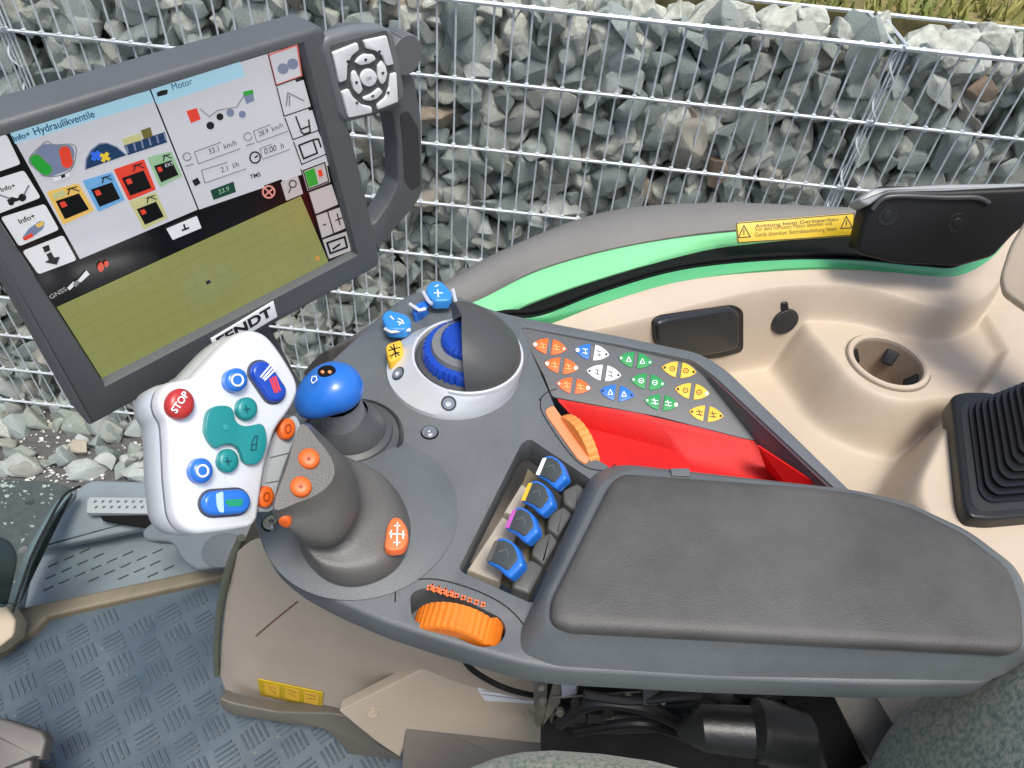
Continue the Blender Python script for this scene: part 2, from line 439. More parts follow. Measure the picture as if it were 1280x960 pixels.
# grass and herbs on the bank behind the wall
gparts = []
for i in range(2600):
    x = random.uniform(.1, 2.2); y = random.uniform(2.26, 2.8); z = ZT-.02+.12*(y-2.24)
    h = random.uniform(.02, .07); a = random.uniform(0, PI); d = Vector((math.cos(a), math.sin(a), 0))*random.uniform(.004, .012)
    tp = Vector((x+random.uniform(-.03, .03), y+random.uniform(-.03, .03), z+h)); c = Vector((x, y, z))
    gparts.append(([c-d, c+d, tp], [(0, 1, 2)]))
v, f = join(gparts)
o = mk('grass', v, f, mat('grass_blades', rgb(126, 150, 66), .7, var=.4, vscale=6, c2=rgb(176, 168, 96)), recalc=False); struct(o, 'stuff'); o['label'] = 'sparse green and dry grass on the bank behind the gabion wall'

# ================================================================== GABION WALL
def hull_mesh(name, n, sc, seed):
    rnd = random.Random(seed); bm = bmesh.new()
    for i in range(n):
        v = Vector((rnd.gauss(0, 1), rnd.gauss(0, 1), rnd.gauss(0, 1))).normalized()*rnd.uniform(.78, 1.05)
        bm.verts.new((v.x*sc[0], v.y*sc[1], v.z*sc[2]))
    r = bmesh.ops.convex_hull(bm, input=bm.verts)
    bmesh.ops.delete(bm, geom=[g for g in r['geom_interior'] if isinstance(g, bmesh.types.BMVert)], context='VERTS')
    bmesh.ops.dissolve_limit(bm, angle_limit=.22, verts=bm.verts, edges=bm.edges)
    bmesh.ops.bevel(bm, geom=list(bm.edges), offset=.055, segments=1, affect='EDGES', profile=.5, clamp_overlap=True)
    bmesh.ops.triangulate(bm, faces=bm.faces)
    bmesh.ops.subdivide_edges(bm, edges=[e for e in bm.edges if e.calc_length() > .45], cuts=1)
    bmesh.ops.triangulate(bm, faces=bm.faces)
    for v in bm.verts:
        q = v.co*2.3+Vector((seed, 0, 0)); v.co += noise.noise_vector(q)*.075
    bmesh.ops.recalc_face_normals(bm, faces=bm.faces)
    me = bpy.data.meshes.new(name); bm.to_mesh(me); bm.free(); me.materials.append(stone_m)
    me.polygons.foreach_set('use_smooth', [True]*len(me.polygons)); me.set_sharp_from_angle(angle=math.radians(24)); return me
SM = []
for i in range(26):
    rs = random.Random(i+50)
    SM.append(hull_mesh('stone', rs.choice((9, 11, 13, 16)), (rs.uniform(.9, 1.35), rs.uniform(.6, .95), rs.uniform(.5, .95)), i+11))
def put_stone(name, p, s, parent=None, rnd=random):
    o = bpy.data.objects.new(name, rnd.choice(SM)); COL.objects.link(o)
    o.rotation_euler = (rnd.uniform(-.5, .5), rnd.uniform(0, 2*PI), rnd.uniform(-.5, .5)); o.scale = (s*rnd.uniform(.85, 1.15), s*rnd.uniform(.8, 1.1), s*rnd.uniform(.85, 1.15))
    w_ = Vector(p)+Vector((0, 0, CAMZ))
    if parent is not None: o.parent = parent; o.location = w_-MW[parent.name]['mw'].translation
    else: o.location = w_
    return o
def infr(p, m=40):
    if zc(p) <= 0: return False
    x, y = proj(p); return -m < x < 1280+m and -m < y < 960+m
base = {'rubble': 0}
GAB = [(-3.6, -1.50, 'gabion basket of grey stones at the far left behind the screen'),
       (-1.49, .895, 'long gabion basket of angular grey stones behind the screen and armrest'),
       (.905, 3.0, 'gabion basket of grey stones right of the coil-bound joint')]
def hidden(px, py):
    """places the terminal or the cab covers completely"""
    return (0 < px < 380 and 190 < py < 430 and py > 190-.32*(px-60)) or (py > 470 and px > 260) or (px > 620 and py > 420) or (px > 1090 and py > 300)
fill = []
for gx0, gx1, lab in GAB:
    g = thing('gabion_basket', lab, 'gabion', o=((gx0+gx1)/2, WY, GZ))
    rz = 0; z = ZT-.045
    while z > GZ-.02:
        x = gx0+.03+(rz % 2)*.045
        while x < gx1-.02:
            p = Vector((x+random.uniform(-.02, .02), WY+.055+random.uniform(-.012, .03), z+random.uniform(-.016, .016)))
            if infr(p):
                px, py = proj(p)
                if not hidden(px, py): put_stone('stone', p, random.choice((.042, .055, .062, .072, .08)), g)
            if infr(p, 200):
                fill.append((Vector((x+.04, WY+.105+random.uniform(-.02, .02), z+.03)), random.uniform(.065, .09)))
                fill.append((Vector((x-.01, WY+.19+random.uniform(-.02, .02), z-.01)), random.uniform(.08, .1)))
            x += random.uniform(.072, .108)
        z -= random.uniform(.064, .082); rz += 1
    # top layer
    y = WY+.1
    while y < WY+.26:
        x = gx0+.04
        while x < gx1:
            p = Vector((x+random.uniform(-.02, .02), y, ZT-.055+random.uniform(-.02, .015)))
            if infr(p): put_stone('stone', p, random.uniform(.045, .065), g)
            x += .1
        y += .085
    # galvanised double-rod mesh
    welds = []
    n = int(round((gx1-gx0)/.05))
    for i in range(n+1):
        x = gx0+(gx1-gx0)*i/n
        a, b = Vector((x, WY, ZT)), Vector((x, WY, GZ))
        if not (infr(Vector((x, WY, ZT)), 60) or infr(Vector((x, WY, -1.2)), 60) or infr(Vector((x, WY, -1.8)), 60)): continue
        jx = lambda: Vector((random.uniform(-.002, .002), random.uniform(-.001, .001), 0)); tube('vertical_wire', [a, a.lerp(b, .2)+jx(), a.lerp(b, .42)+jx(), a.lerp(b, .7)+jx(), b], .0030, galv, g, 6)
    for x in (gx0+.014, gx1-.014): tube('vertical_wire', [(x, WY, ZT), (x, WY, GZ)], .0030, galv, g, 6)
    k = 0; z = ZT
    while z > GZ:
        r = .0050 if k else .0068
        tube('horizontal_wire', [(gx0, WY-.0075, z), (gx1, WY-.0075, z)], r, galv, g, 6)
        for i in range(n+1):
            x = gx0+(gx1-gx0)*i/n
            if infr(Vector((x, WY, z)), 20): welds.append(g_box((x, WY-.0045, z), (.0055, 0, 0), (0, .006, 0), (0, 0, .0062)))
        k += 1; z -= .2
    v, f = join(welds); q = mk('weld_points', v, f, galv, g, sharp=80); q['kind'] = 'stuff'
    tube('top_wire', [(gx0, WY+.25, ZT), (gx1, WY+.25, ZT)], .006, galv, g, 6)
    for x in (gx0+.012, gx1-.012):
        tube('tie_wire', [(x, WY, ZT), (x, WY+.25, ZT)], .005, galv, g, 6)
parts = []
for p, s in fill:
    me = random.choice(SM); M = Matrix.Rotation(random.uniform(0, 6), 3, 'Y')
    parts.append(([p+(M @ v.co)*s for v in me.vertices], [tuple(q.vertices) for q in me.polygons]))
v, f = join(parts); o = mk('inner_stones', v, f, stone_m, recalc=False, sharp=1); struct(o, 'stuff'); o['label'] = 'stones deeper inside the gabion baskets'
# coils that tie the baskets together
for x, lab in ((.9, 'spiral wire binding the two gabion baskets right of the yellow sticker'), (-1.495, 'spiral wire binding the gabion baskets at the far left')):
    pts = []
    N_ = 260
    for i in range(N_):
        t = i/(N_-1); a = t*2*PI*18
        pts.append((x+.012*math.cos(a), WY+.016*math.sin(a)-.004, ZT+.01-t*1.9))
    o = tube('coil_wire', pts, .0028, galv, None, 5); tag(o, lab, 'wire')
for i in range(60):
    px, py = random.uniform(-20, 200), random.uniform(505, 590)
    p = atz(px, py, GZ+.03)
    s = random.uniform(.045, .085)
    o = put_stone('loose_stone', p, s); o.location.z = s*.35
    tag(o, 'angular grey green stone lying loose at the foot of the gabion wall', 'stone', 'loose stones at the foot of the wall')
# pale grit and leaves on the asphalt
parts = []
for i in range(240):
    p = atz(random.uniform(-20, 200), random.choice((random.uniform(570, 625), random.uniform(500, 600))), GZ+.006); me = random.choice(SM); s = random.uniform(.004, .012)
    parts.append(([p+v.co*s for v in me.vertices], [tuple(q.vertices) for q in me.polygons]))
v, f = join(parts); o = mk('grit', v, f, mat('pale_grit', rgb(205, 205, 200), .8), recalc=False); struct(o, 'stuff'); o['label'] = 'pale grit scattered on the asphalt beside the cab'

# ================================================================== CAB FLOOR AND STEP
FL = Fr((-.55, .4, -1.25), (0, 0, 1), (1, 0, 0))
o = slab('floor', FL, [(-80, 800), (72, 768), (272, 722), (420, 690), (760, 700), (760, 1010), (-80, 1010)], -.02, 0, floorm, None, .003); struct(o)
# raised checker bars: one patch of five bars each
def bars_mesh(sgn):
    ps = []
    for i in range(5):
        c = Vector(((i-2)*.0084, 0, .0008)); 
        l = .0165 if i in (1, 2, 3) else .0145
        pts = [Vector((c.x-.0019, -l, 0)), Vector((c.x+.0019, -l, 0)), Vector((c.x+.0019, l, 0)), Vector((c.x-.0019, l, 0))]
        top = [Vector((q.x*.0+c.x+(q.x-c.x)*.5, q.y*.93, .0022)) for q in pts]
        R_ = Matrix.Rotation(sgn*PI/4-.05, 3, 'Z')
        ps.append(loft([[R_ @ q for q in pts], [R_ @ q for q in top]], False, True))
    v, f = join(ps); me = bpy.data.meshes.new('tread_patch'); me.from_pydata([tuple(q) for q in v], [], f)
    me.materials.append(floorm); return me
BM_ = [bars_mesh(-1), bars_mesh(1)]
floor_o = o
for i in range(-8, 9):
    for j in range(-6, 8):
        for k in (0, 1):
            p = Vector((-.575+(i+.5*k)*.066+.006*j, .43+(j+.5*k)*.066-.006*i, -1.25))
            px, py = proj(p)
            if not (-40 < px < 480 and 700 < py < 1000): continue
            if px < 300 and py < 768-.2*(px-72)+14: continue
            if px < 60 and py < 800: continue
            q = bpy.data.objects.new('tread_patch', BM_[k]); COL.objects.link(q); q.parent = floor_o
            q.location = p+Vector((0, 0, CAMZ))-floor_o.location

st = thing('entry_step', 'grey plastic entry step with slotted tread beside the floor mat', 'step', o=atz(150, 690, -1.30))
SF = Fr(atz(150, 690, -1.29), (0, 0, 1), (1, 0, 0))
tr_ = slab('slotted_tread', SF, [(18, 760), (35, 700), (45, 692), (190, 655), (330, 655), (330, 712), (200, 740)], -.02, 0, trayg, st, .004, r=10)
cs = []
for m_ in range(10):
    for k_ in range(10):
        x = 46+k_*20-m_*3; y = 708+m_*13.5-.44*(x-61)
        if not (686 < y < 744-.13*(x-40)-4 and 48 < x < 214-(y-686)*.0): continue
        pts = [(x-6.5, y+2.2), (x+6.5, y-3.6), (x+6.8, y-1.6), (x-6.2, y+4.2)]
        uv = [SF.uv(*q) for q in pts]
        cs.append(loft([[SF.P(a, b, -.012) for a, b in uv], [SF.P(a, b, .01) for a, b in uv]]))
v, f = join(cs); cut(tr_, [(v, f)])
slab('riser', Fr(atz(130, 650, -1.23), (0, -.35, 1), (1, 0, 0)), [(35, 690), (60, 660), (95, 612), (112, 600), (330, 605), (330, 664), (190, 658)], -.02, 0, trayg, st, .006, r=8)
slab('step_edge', Fr(atz(60, 700, -1.2), (.5, -.2, 1), (1, 0, 0)), [(8, 760), (30, 690), (70, 625), (88, 612), (98, 614), (62, 660), (42, 700), (30, 760)], -.03, 0, trayg, st, .008, r=6)
ps_ = slab('perforated_strip', Fr(atz(145, 630, -1.2), (0, -.1, 1), (1, 0, 0)), [(109, 626), (112, 621), (190, 622), (200, 642), (108, 641)], -.01, 0, mat('pale_strip', rgb(150, 156, 156), .5), st, .001)
PF = Fr(atz(145, 630, -1.2), (0, -.1, 1), (1, 0, 0)); cs = []
for i in range(7):
    for j in range(2):
        c_ = PF.uv(119+i*9.6+j*1.5, 627+j*7); 
        cs.append(loft([[PF.P(c_[0]+.0032*math.cos(a*PI/4), c_[1]+.0032*math.sin(a*PI/4), h) for a in range(8)] for h in (-.006, .01)]))
v, f = join(cs); cut(ps_, [(v, f)])
slab('dark_gap', Fr(atz(145, 655, -1.21), (0, -.1, 1), (1, 0, 0)), [(125, 645), (200, 643), (200, 662), (128, 650)], -.005, 0, blackm, st, .001)
BF = Fr(atz(250, 680, -1.12), (0, -.5, 1), (1, 0, 0))
slab('bracket', BF, [(176, 664), (190, 652), (330, 652), (330, 700), (245, 714), (226, 700), (215, 678), (180, 676)], -.05, 0, mat('bracket_grey', rgb(100, 109, 112), .5, var=.06), st, .006, r=8)
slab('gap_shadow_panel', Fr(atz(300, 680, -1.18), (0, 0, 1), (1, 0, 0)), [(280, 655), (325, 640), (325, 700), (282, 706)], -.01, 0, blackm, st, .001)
slab('bracket_disc', BF, circ(278, 688, 27, 21, -.3), 0, .003, mat('disc_grey', rgb(86, 94, 97), .5), st, .001)
o = slab('sill_trim', Fr(atz(150, 745, -1.235), (0, 0, 1), (1, 0, 0)), [(14, 762), (285, 704), (300, 703), (300, 712), (275, 722), (60, 770), (40, 790), (20, 800), (8, 812), (-30, 830), (-30, 818), (10, 795)], -.02, 0, beige_d, None, .006); tag(o, 'olive beige rubber trim between the floor mat and the entry step', 'trim')
lines('trim_groove', Fr(atz(150, 745, -1.2335), (0, 0, 1), (1, 0, 0)), [[(62, 764), (170, 739), (284, 713)]], .004, .0008, mat('groove_dark', rgb(60, 54, 40), .7), o)
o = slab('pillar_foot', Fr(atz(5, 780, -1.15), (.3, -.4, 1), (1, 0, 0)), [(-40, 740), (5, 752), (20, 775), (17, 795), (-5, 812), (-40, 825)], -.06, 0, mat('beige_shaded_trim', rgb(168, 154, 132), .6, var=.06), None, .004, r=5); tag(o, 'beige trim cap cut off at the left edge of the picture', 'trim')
pd = thing('pedal', 'grey pedal plate poking in at the bottom left corner', 'pedal', o=atz(10, 940, -1.12))
PDF = Fr(atz(10, 930, -1.1), (.1, -.3, 1), (1, 0, 0))
slab('pedal_plate', PDF, [(-60, 890), (2, 898), (52, 914), (58, 924), (52, 950), (40, 948), (38, 975), (-60, 990)], -.025, 0, mat('pedal_grey', rgb(86, 82, 78), .5, var=.1), pd, .004, r=3)
slab('pedal_arm', PDF, [(-60, 950), (40, 952), (60, 962), (60, 1000), (-60, 1000)], -.06, -.03, black, pd, .004)
dg_ = thing('cab_door', 'tinted glass door edge with dark frame at the left edge', 'door', o=atz(20, 700, -1.0))
DF = Fr(atz(30, 670, -1.0), (.5, -.75, .55))
slab('door_pane', DF, [(-60, 598), (70, 604), (92, 612), (62, 660), (42, 700), (22, 760), (-60, 740)], -.005, 0, glassm, dg_, .001, r=5)
lines('door_seal', DF, [crom([(100, 608), (80, 620), (58, 658), (38, 700), (16, 765)], 6, False)], .004, .001, black, dg_)
slab('hinge_cap', DF, circ(29, 688, 7, 4, -.4), 0, .003, inkg, dg_, .001)
slab('lower_panel', Fr(atz(20, 720, -1.05), (.5, -.75, .55)), [(-60, 650), (14, 680), (22, 700), (8, 762), (-60, 745)], -.01, 0, mat('door_dark', rgb(40, 58, 58), .3, var=.3, vscale=14), dg_, .002, r=10)
slab('door_handle_mark', DF, circ(37, 628, 6, 3.5), 0, .002, mat('door_mark', rgb(50, 64, 62), .4), dg_, .0005)

# ================================================================== PEDESTAL UNDER THE ARMREST
pe = thing('cab_pedestal', 'beige cab pedestal below the armrest with small yellow warning stickers', 'trim panel', o=(-.3, .42, -1.25))
# (px, py, depth from the lens): upper and lower edge of the moulded side wall, front edge first
def wallp(px, py, Y): return aty(px, py, Y)
topc = [(318, 645, .50), (300, 700, .46), (320, 690, .42), (400, 725, .385), (480, 760, .375), (560, 790, .37), (660, 800, .37), (760, 820, .37), (1000, 820, .37)]
botc = [(282, 868, .455), (288, 876, .42), (330, 878, .405), (372, 886, .40), (424, 890, .395), (452, 912, .385), (505, 945, .375), (700, 965, .37), (1000, 960, .37)]
U = 12; V = 12; vs = []; fs = []
tc_ = crom([wallp(*p) for p in [(296, 690, .47), (330, 672, .43), (400, 700, .40), (480, 740, .385), (560, 770, .375), (620, 785, .37), (690, 800, .37)]], 5, False)
mc_ = crom([wallp(*p) for p in [(281, 770, .47), (316, 800, .435), (390, 800, .415), (480, 815, .40), (545, 832, .388), (610, 850, .38), (690, 870, .375)]], 5, False)
bc_ = crom([wallp(*p) for p in [(274, 864, .465), (290, 868, .435), (345, 882, .425), (425, 892, .41), (470, 910, .395), (580, 940, .385), (690, 965, .38)]], 5, False)
n = len(tc_)
for j in range(V+1):
    t = j/V
    for i in range(n):
        a, b, c = Vector(tc_[i]), Vector(mc_[i]), Vector(bc_[i])
        q = a*(1-t)*(1-2*t)+b*4*t*(1-t)+c*t*(2*t-1); vs.append(q)
for j in range(V):
    for i in range(n-1): k = j*n+i; fs.append((k, k+1, k+n+1, k+n))
# back-fold so the shell has thickness
k0 = len(vs)
for j in range(V+1): vs.append(vs[j*n]+Vector((.004, .02, 0))); 
for j in range(V+1): vs.append(vs[j*n]+Vector((.02, .4, 0)))
for j in range(V): fs.append((j*n, (j+1)*n, k0+j+1, k0+j)); fs.append((k0+j, k0+j+1, k0+V+2+j, k0+V+1+j))
ob = mk('shell', vs, fs, beige, pe, sharp=60)
PT = BVHTree.FromPolygons([Vector(q) for q in vs], fs)
lines('groove', surf(PT, 346, 773), [[(320, 795), (346, 773), (372, 752)]], .0022, .0006, mat('groove_brown', rgb(120, 84, 62), .7), pe)
PEF = Fr(aty(370, 870, .405), (-.05, -1, .25), (1, 0, 0))
o = tube('front_seal', [aty(x, y, Y) for x, y, Y in crom([(302, 672, .475), (286, 712, .47), (274, 770, .472), (271, 830, .47), (276, 872, .462)], 5, False)], .0055, mat('seal_green_grey', rgb(98, 102, 84), .5), pe)
TF = Fr(aty(350, 888, .40), (0, -1, .45), (1, 0, 0))
slab('kick_trim', TF, [(273, 872), (290, 879), (345, 890), (418, 892), (440, 897), (456, 912), (475, 935), (508, 952), (520, 985), (470, 985), (430, 935), (405, 912), (340, 902), (288, 894), (276, 886)], -.015, .004, mat('kick_grey', rgb(92, 88, 80), .5, var=.08), pe, .003, r=6)
CR = Fr(aty(350, 770, .415), (-.05, -1, .35), (1, 0, 0))
SK = surf(PT, 362, 866, .001)
s_ = slab('warning_sticker', SK, [(322, 849), (404, 866), (402, 887), (325, 869)], .0, .0012, yellow_s, pe, .0003, r=2)
for i, (x0, y0) in enumerate(((331, 854), (356, 859), (380, 864))):
    patch('pictogram', SK, [(x0, y0), (x0+19, y0+4), (x0+18, y0+18), (x0, y0+14)], .0018, yellow, s_)
    lines('pictogram_mark', SK, [[(x0+4, y0+4), (x0+14, y0+7)], [(x0+5, y0+7+i), (x0+10, y0+10), (x0+14, y0+14-2*i)]], .0012, .0022, mat('sticker_ink', rgb(120, 76, 10), .6), s_)
LP_ = Fr(aty(560, 900, .36), (0, -1, .35), (1, 0, 0))
slab('lower_panel', LP_, [(424, 890), (600, 800), (690, 810), (690, 930), (505, 935), (500, 948), (470, 928), (445, 908)], -.02, 0, beige, pe, .004)
lathe('screw', Fr(LP_.hit(466, 890), (0, -1, .45)), [(0, .003), (.004, .003), (.0045, .001), (.0075, .002), (.008, 0)], beige, pe, n=20)
lathe('screw', Fr(LP_.hit(660, 892), (0, -1, .45)), [(0, .003), (.003, .003), (.0045, .001), (.0065, .002), (.007, 0)], beige, pe, n=20)
LF2 = Fr(aty(590, 930, .345), (0, -1, .45), (1, 0, 0))
slab('dark_cover', LF2, [(506, 890), (560, 896), (700, 910), (720, 990), (500, 990)], -.02, 0, mat('cover_taupe', rgb(116, 108, 100), .55, var=.06), pe, .004, r=4)
PLF = Fr(LP_.hit(630, 860, .0005), LP_.n, (1, 0, 0))
pl = slab('paper_label', PLF, [(598, 832), (668, 846), (668, 880), (606, 876), (597, 862)], .0, .0012, paper, pe, .0002)
lines('label_lines', PLF, [[(602, 838+i*5), (664-random.uniform(0, 12), 849+i*4.4)] for i in range(7)], .0008, .0017, inkg, pl)
o = tube('control_cable', [aty(x, y, Y) for x, y, Y in crom([(575, 810, .36), (585, 832, .35), (610, 850, .345), (640, 863, .343), (680, 872, .35), (720, 878, .36)], 6, False)], .0035, rubber); tag(o, 'thin black cable looping down from under the armrest', 'cable')

# seat suspension behind the cushion
ss = thing('seat_suspension', 'dark oily seat suspension mechanism between the armrest and seat', 'mechanism', o=(.2, .3, -1.1))
MB = Fr(aty(850, 880, .35), (0, -.7, .5), (1, 0, 0))
slab('back_plate', MB, [(676, 800), (1130, 838), (1110, 1000), (676, 1000)], -.02, 0, tarp, ss, .003)
MF2 = Fr(aty(690, 885, .315), (-.2, -1, .6), (1, 0, 0))
slab('metal_bracket', MF2, [(666, 852), (684, 852), (682, 900), (672, 910), (668, 905)], -.006, 0, metal_b, ss, .001)
slab('metal_bracket', MF2, [(692, 852), (702, 852), (700, 880), (678, 908), (684, 880)], -.006, .002, metal_b, ss, .001)
slab('metal_bracket', MF2, [(701, 853), (719, 852), (721, 868), (702, 872)], -.006, .006, mat('bright_bracket', rgb(170, 176, 186), .4, metal=.4), ss, .001)
for (x, y, r_) in ((677, 857, .005), (678, 875, .005), (720, 880, .006), (785, 873, .005), (828, 875, .004), (868, 893, .006), (760, 890, .007), (870, 868, .004), (700, 890, .005)):
    lathe('bolt', Fr(aty(x, y, .308), (-.1, -1, .7)), [(0, .005), (r_*.7, .005), (r_, .003), (r_, -.003)], metal_b if r_ < .006 else mat('oily_metal', rgb(52, 50, 46), .35, metal=.6), ss, n=6)
v, f = g_tube([aty(x, y, .32) for x, y in ((690, 872), (760, 868), (840, 862))], .0015); mk('spring_wire', v, f, metal_b, ss)
v, f = g_tube([aty(x, y, .32) for x, y in ((690, 890), (760, 900), (860, 895), (960, 880))], [.012, .016, .016, .012], 14); mk('damper', v, f, tarp, ss)
v, f = g_tube([aty(x, y, .27) for x, y in ((850, 915), (880, 910), (940, 915), (945, 912), (985, 920), (995, 950))], [.008, .022, .024, .029, .03, .03], 16); mk('actuator', v, f, mat('shiny_black', rgb(17, 18, 19), .4, bump=.4, bscale=150), ss)
for pth, rd in (([(700, 905), (740, 880), (800, 884), (850, 905)], .007), ([(720, 915), (800, 905), (870, 925)], .006), ([(730, 868), (790, 876), (870, 870), (960, 885)], .005), ([(880, 868), (930, 884), (980, 872)], .007), ([(940, 880), (985, 900), (1000, 945)], .005)):
    v, f = g_tube([aty(x, y, .305) for x, y in crom(pth, 6, False)], rd, 10); mk('hose', v, f, rubber, ss)
for x, y in ((716, 893), (745, 896), (812, 868), (905, 878), (930, 872)):
    v, f = g_box(aty(x, y, .31), CX*random.uniform(.006, .014), CU*random.uniform(.004, .009), CF_*.006); mk('bracket_block', v, f, tarp, ss)
slab('side_bracket', Fr(aty(1010, 900, .29), (.3, -1, .5), (1, 0, 0)), [(985, 880), (1042, 868), (1085, 955), (1010, 1000), (980, 1000)], -.01, 0, blackm, ss, .002)
slab('dusty_plate', Fr(aty(1080, 900, .31), (.1, -1, .6), (1, 0, 0)), [(1040, 872), (1062, 862), (1130, 866), (1150, 895), (1130, 960), (1090, 960)], -.01, 0, mat('dusty_grey', rgb(150, 144, 134), .8, var=.18, vscale=30), ss, .003)

# ================================================================== SEAT
se = thing('driver_seat', 'green grey woven fabric driver seat along the bottom edge', 'seat', o=(.2, .1, -1.1))
def g_super(c, r, e=2.6, nu=48, nv=24, rot=0, lean=0):
    vs = []; fs = []; Rm = Matrix.Rotation(rot, 3, 'Z') @ Matrix.Rotation(lean, 3, 'Y')
    sp = lambda x: math.copysign(abs(x)**(2/e), x)
    for j in range(nv+1):
        p = -PI/2+PI*j/nv
        for i in range(nu):
            a = 2*PI*i/nu
            vs.append(Vector(c)+Rm @ Vector((r[0]*sp(math.cos(p))*sp(math.cos(a)), r[1]*sp(math.cos(p))*sp(math.sin(a)), r[2]*sp(math.sin(p)))))
    for j in range(nv):
        for i in range(nu): k = (i+1) % nu; fs.append((j*nu+i, j*nu+k, (j+1)*nu+k, (j+1)*nu+i))
    return vs, fs
v, f = g_super((.135, .0, -.82), (.22, .262, .095), 2.8); mk('cushion', v, f, fabric, se, sharp=80)
v, f = g_super((.515, .1, -.655), (.14, .235, .24), 2.4, lean=.2); mk('backrest', v, f, fabric, se, sharp=80)

# ================================================================== SIDE WALL OF THE CAB
SIN = [(-.06, .66), (.094, .698), (.247, .78), (.342, .828), (.439, .854), (.507, .852), (.569, .831), (.615, .834), (.679, .881), (.75, .98), (.83, 1.12), (1.2, 1.9)]
SOUT = [(-.06, .69), (.041, .709), (.114, .754), (.215, .815), (.346, .866), (.468, .894), (.573, .893), (.635, .905), (.705, .962), (.767, 1.039), (.81, 1.094), (1.2, 1.6)]
def itp(T, x):
    if x <= T[0][0]: return T[0][1]
    for i in range(len(T)-1):
        (x0, y0), (x1, y1) = T[i], T[i+1]
        if x <= x1:
            m0 = (T[i+1][1]-T[max(i-1, 0)][1])/(T[i+1][0]-T[max(i-1, 0)][0]); m1 = (T[min(i+2, len(T)-1)][1]-y0)/(T[min(i+2, len(T)-1)][0]-x0)
            h = x1-x0; t = (x-x0)/h
            return (2*t**3-3*t*t+1)*y0+(t**3-2*t*t+t)*h*m0+(-2*t**3+3*t*t)*y1+(t**3-t*t)*h*m1
    return T[-1][1]
def sst(a, b, x):
    t = min(1, max(0, (x-a)/(b-a))); return t*t*(3-2*t)
CUP = Vector((.517, .765)); CUPZ = -.655
BTX = [(.30, .56), (.42, .500), (.519, .468), (.60, .512), (.67, .566), (.72, .62), (.8, .68)]
def smax(a, b, k=.03):
    h = max(0, min(1, .5+.5*(a-b)/k)); return b*(1-h)+a*h+k*h*(1-h)
def wall_h(x, y):
    d = itp(SIN, x)-y
    fl_ = -.75
    base = fl_+(.15)*(1-sst(-.006, .034, d))
    r = (Vector((x, y))-CUP).length
    q_ = Vector((x, y))-CUP; t_ = max(0, min(1, (q_.x*.25+q_.y*.07)/.0674)); r2 = (q_-Vector((.25, .07))*t_).length
    u_ = max(0, min(1, (q_.x*-.04+q_.y*.07)/.0065)); r2 = min(r2, (q_-Vector((-.04, .07))*u_).length+.012*u_)
    cupb = fl_+(CUPZ-fl_)*(1-sst(.068, .116, r2))
    xb = itp(BTX, y)
    bt = fl_+(-.64-fl_)*sst(-.026, .014, x-xb)
    # shoulder between cup and boot, and behind the cup
    sh = fl_+(-.662-fl_)*sst(.5, .56, x)*sst(.70, .76, y)
    h = smax(smax(base, cupb), smax(bt, sh))
    h += .012*sst(0, -.05, d)
    return h
sw = thing('cab_side_wall', 'beige moulded side wall with cup holder and black covers', 'trim panel', o=(.5, .75, -.75))
nx, ny = 330, 250; vs = []; fs = []
for j in range(ny+1):
    for i in range(nx+1):
        x = -.08+1.15*i/nx; yo = itp(SOUT, x); t = j/ny; yi = .43-.19*sst(.36, .46, x); y = yi+(yo-yi)*t
        vs.append((x, y, wall_h(x, y)))
for j in range(ny):
    for i in range(nx):
        a = j*(nx+1)+i; q = (a, a+1, a+nx+2, a+nx+1)
        c = sum((Vector(vs[z_][:2]) for z_ in q), Vector((0, 0)))/4
        if (c-CUP).length < .051: continue
        fs.append(q)
k0 = len(vs); a0 = ny*(nx+1)
for i in range(nx+1): q = vs[a0+i]; vs.append((q[0], q[1]+.001, q[2]-.05))
for i in range(nx): fs.append((a0+i, a0+i+1, k0+i+1, k0+i))
mk('moulding', vs, fs, beige, sw, sharp=70, recalc=False)
WT = BVHTree.FromPolygons([Vector(q) for q in vs], fs)
CPF = Fr((CUP.x, CUP.y, CUPZ), (0, 0, 1), (1, 0, 0))
cr_ = lathe('cup_ring', CPF, [(.0555, -.006), (.0555, .003), (.054, .005), (.050, .0055), (.0475, .003), (.0465, -.02)], beige, sw, n=56)
lathe('cup_seam', CPF, [(.0575, -.004), (.0575, .0012), (.0555, .0012)], mat('seam_dark', rgb(120, 108, 94), .7), sw, n=56)
lathe('cup_well', CPF, [(.047, -.002), (.044, -.05), (.040, -.075), (0, -.076)], mat('well_beige', rgb(150, 132, 112), .55, var=.2, vscale=20), sw, n=48)
for a in (2.45, 1.0, -.3):
    fr_ = Fr(CPF.P(.0425*math.cos(a), .0425*math.sin(a), -.022), (-math.cos(a), -math.sin(a), .7), (-math.sin(a), math.cos(a), 0))
    slabuv('cup_finger', fr_, [(-.009, -.012), (.009, -.012), (.008, .010), (-.008, .010)], -.002, .006, rubber, sw, .002, r=.003)
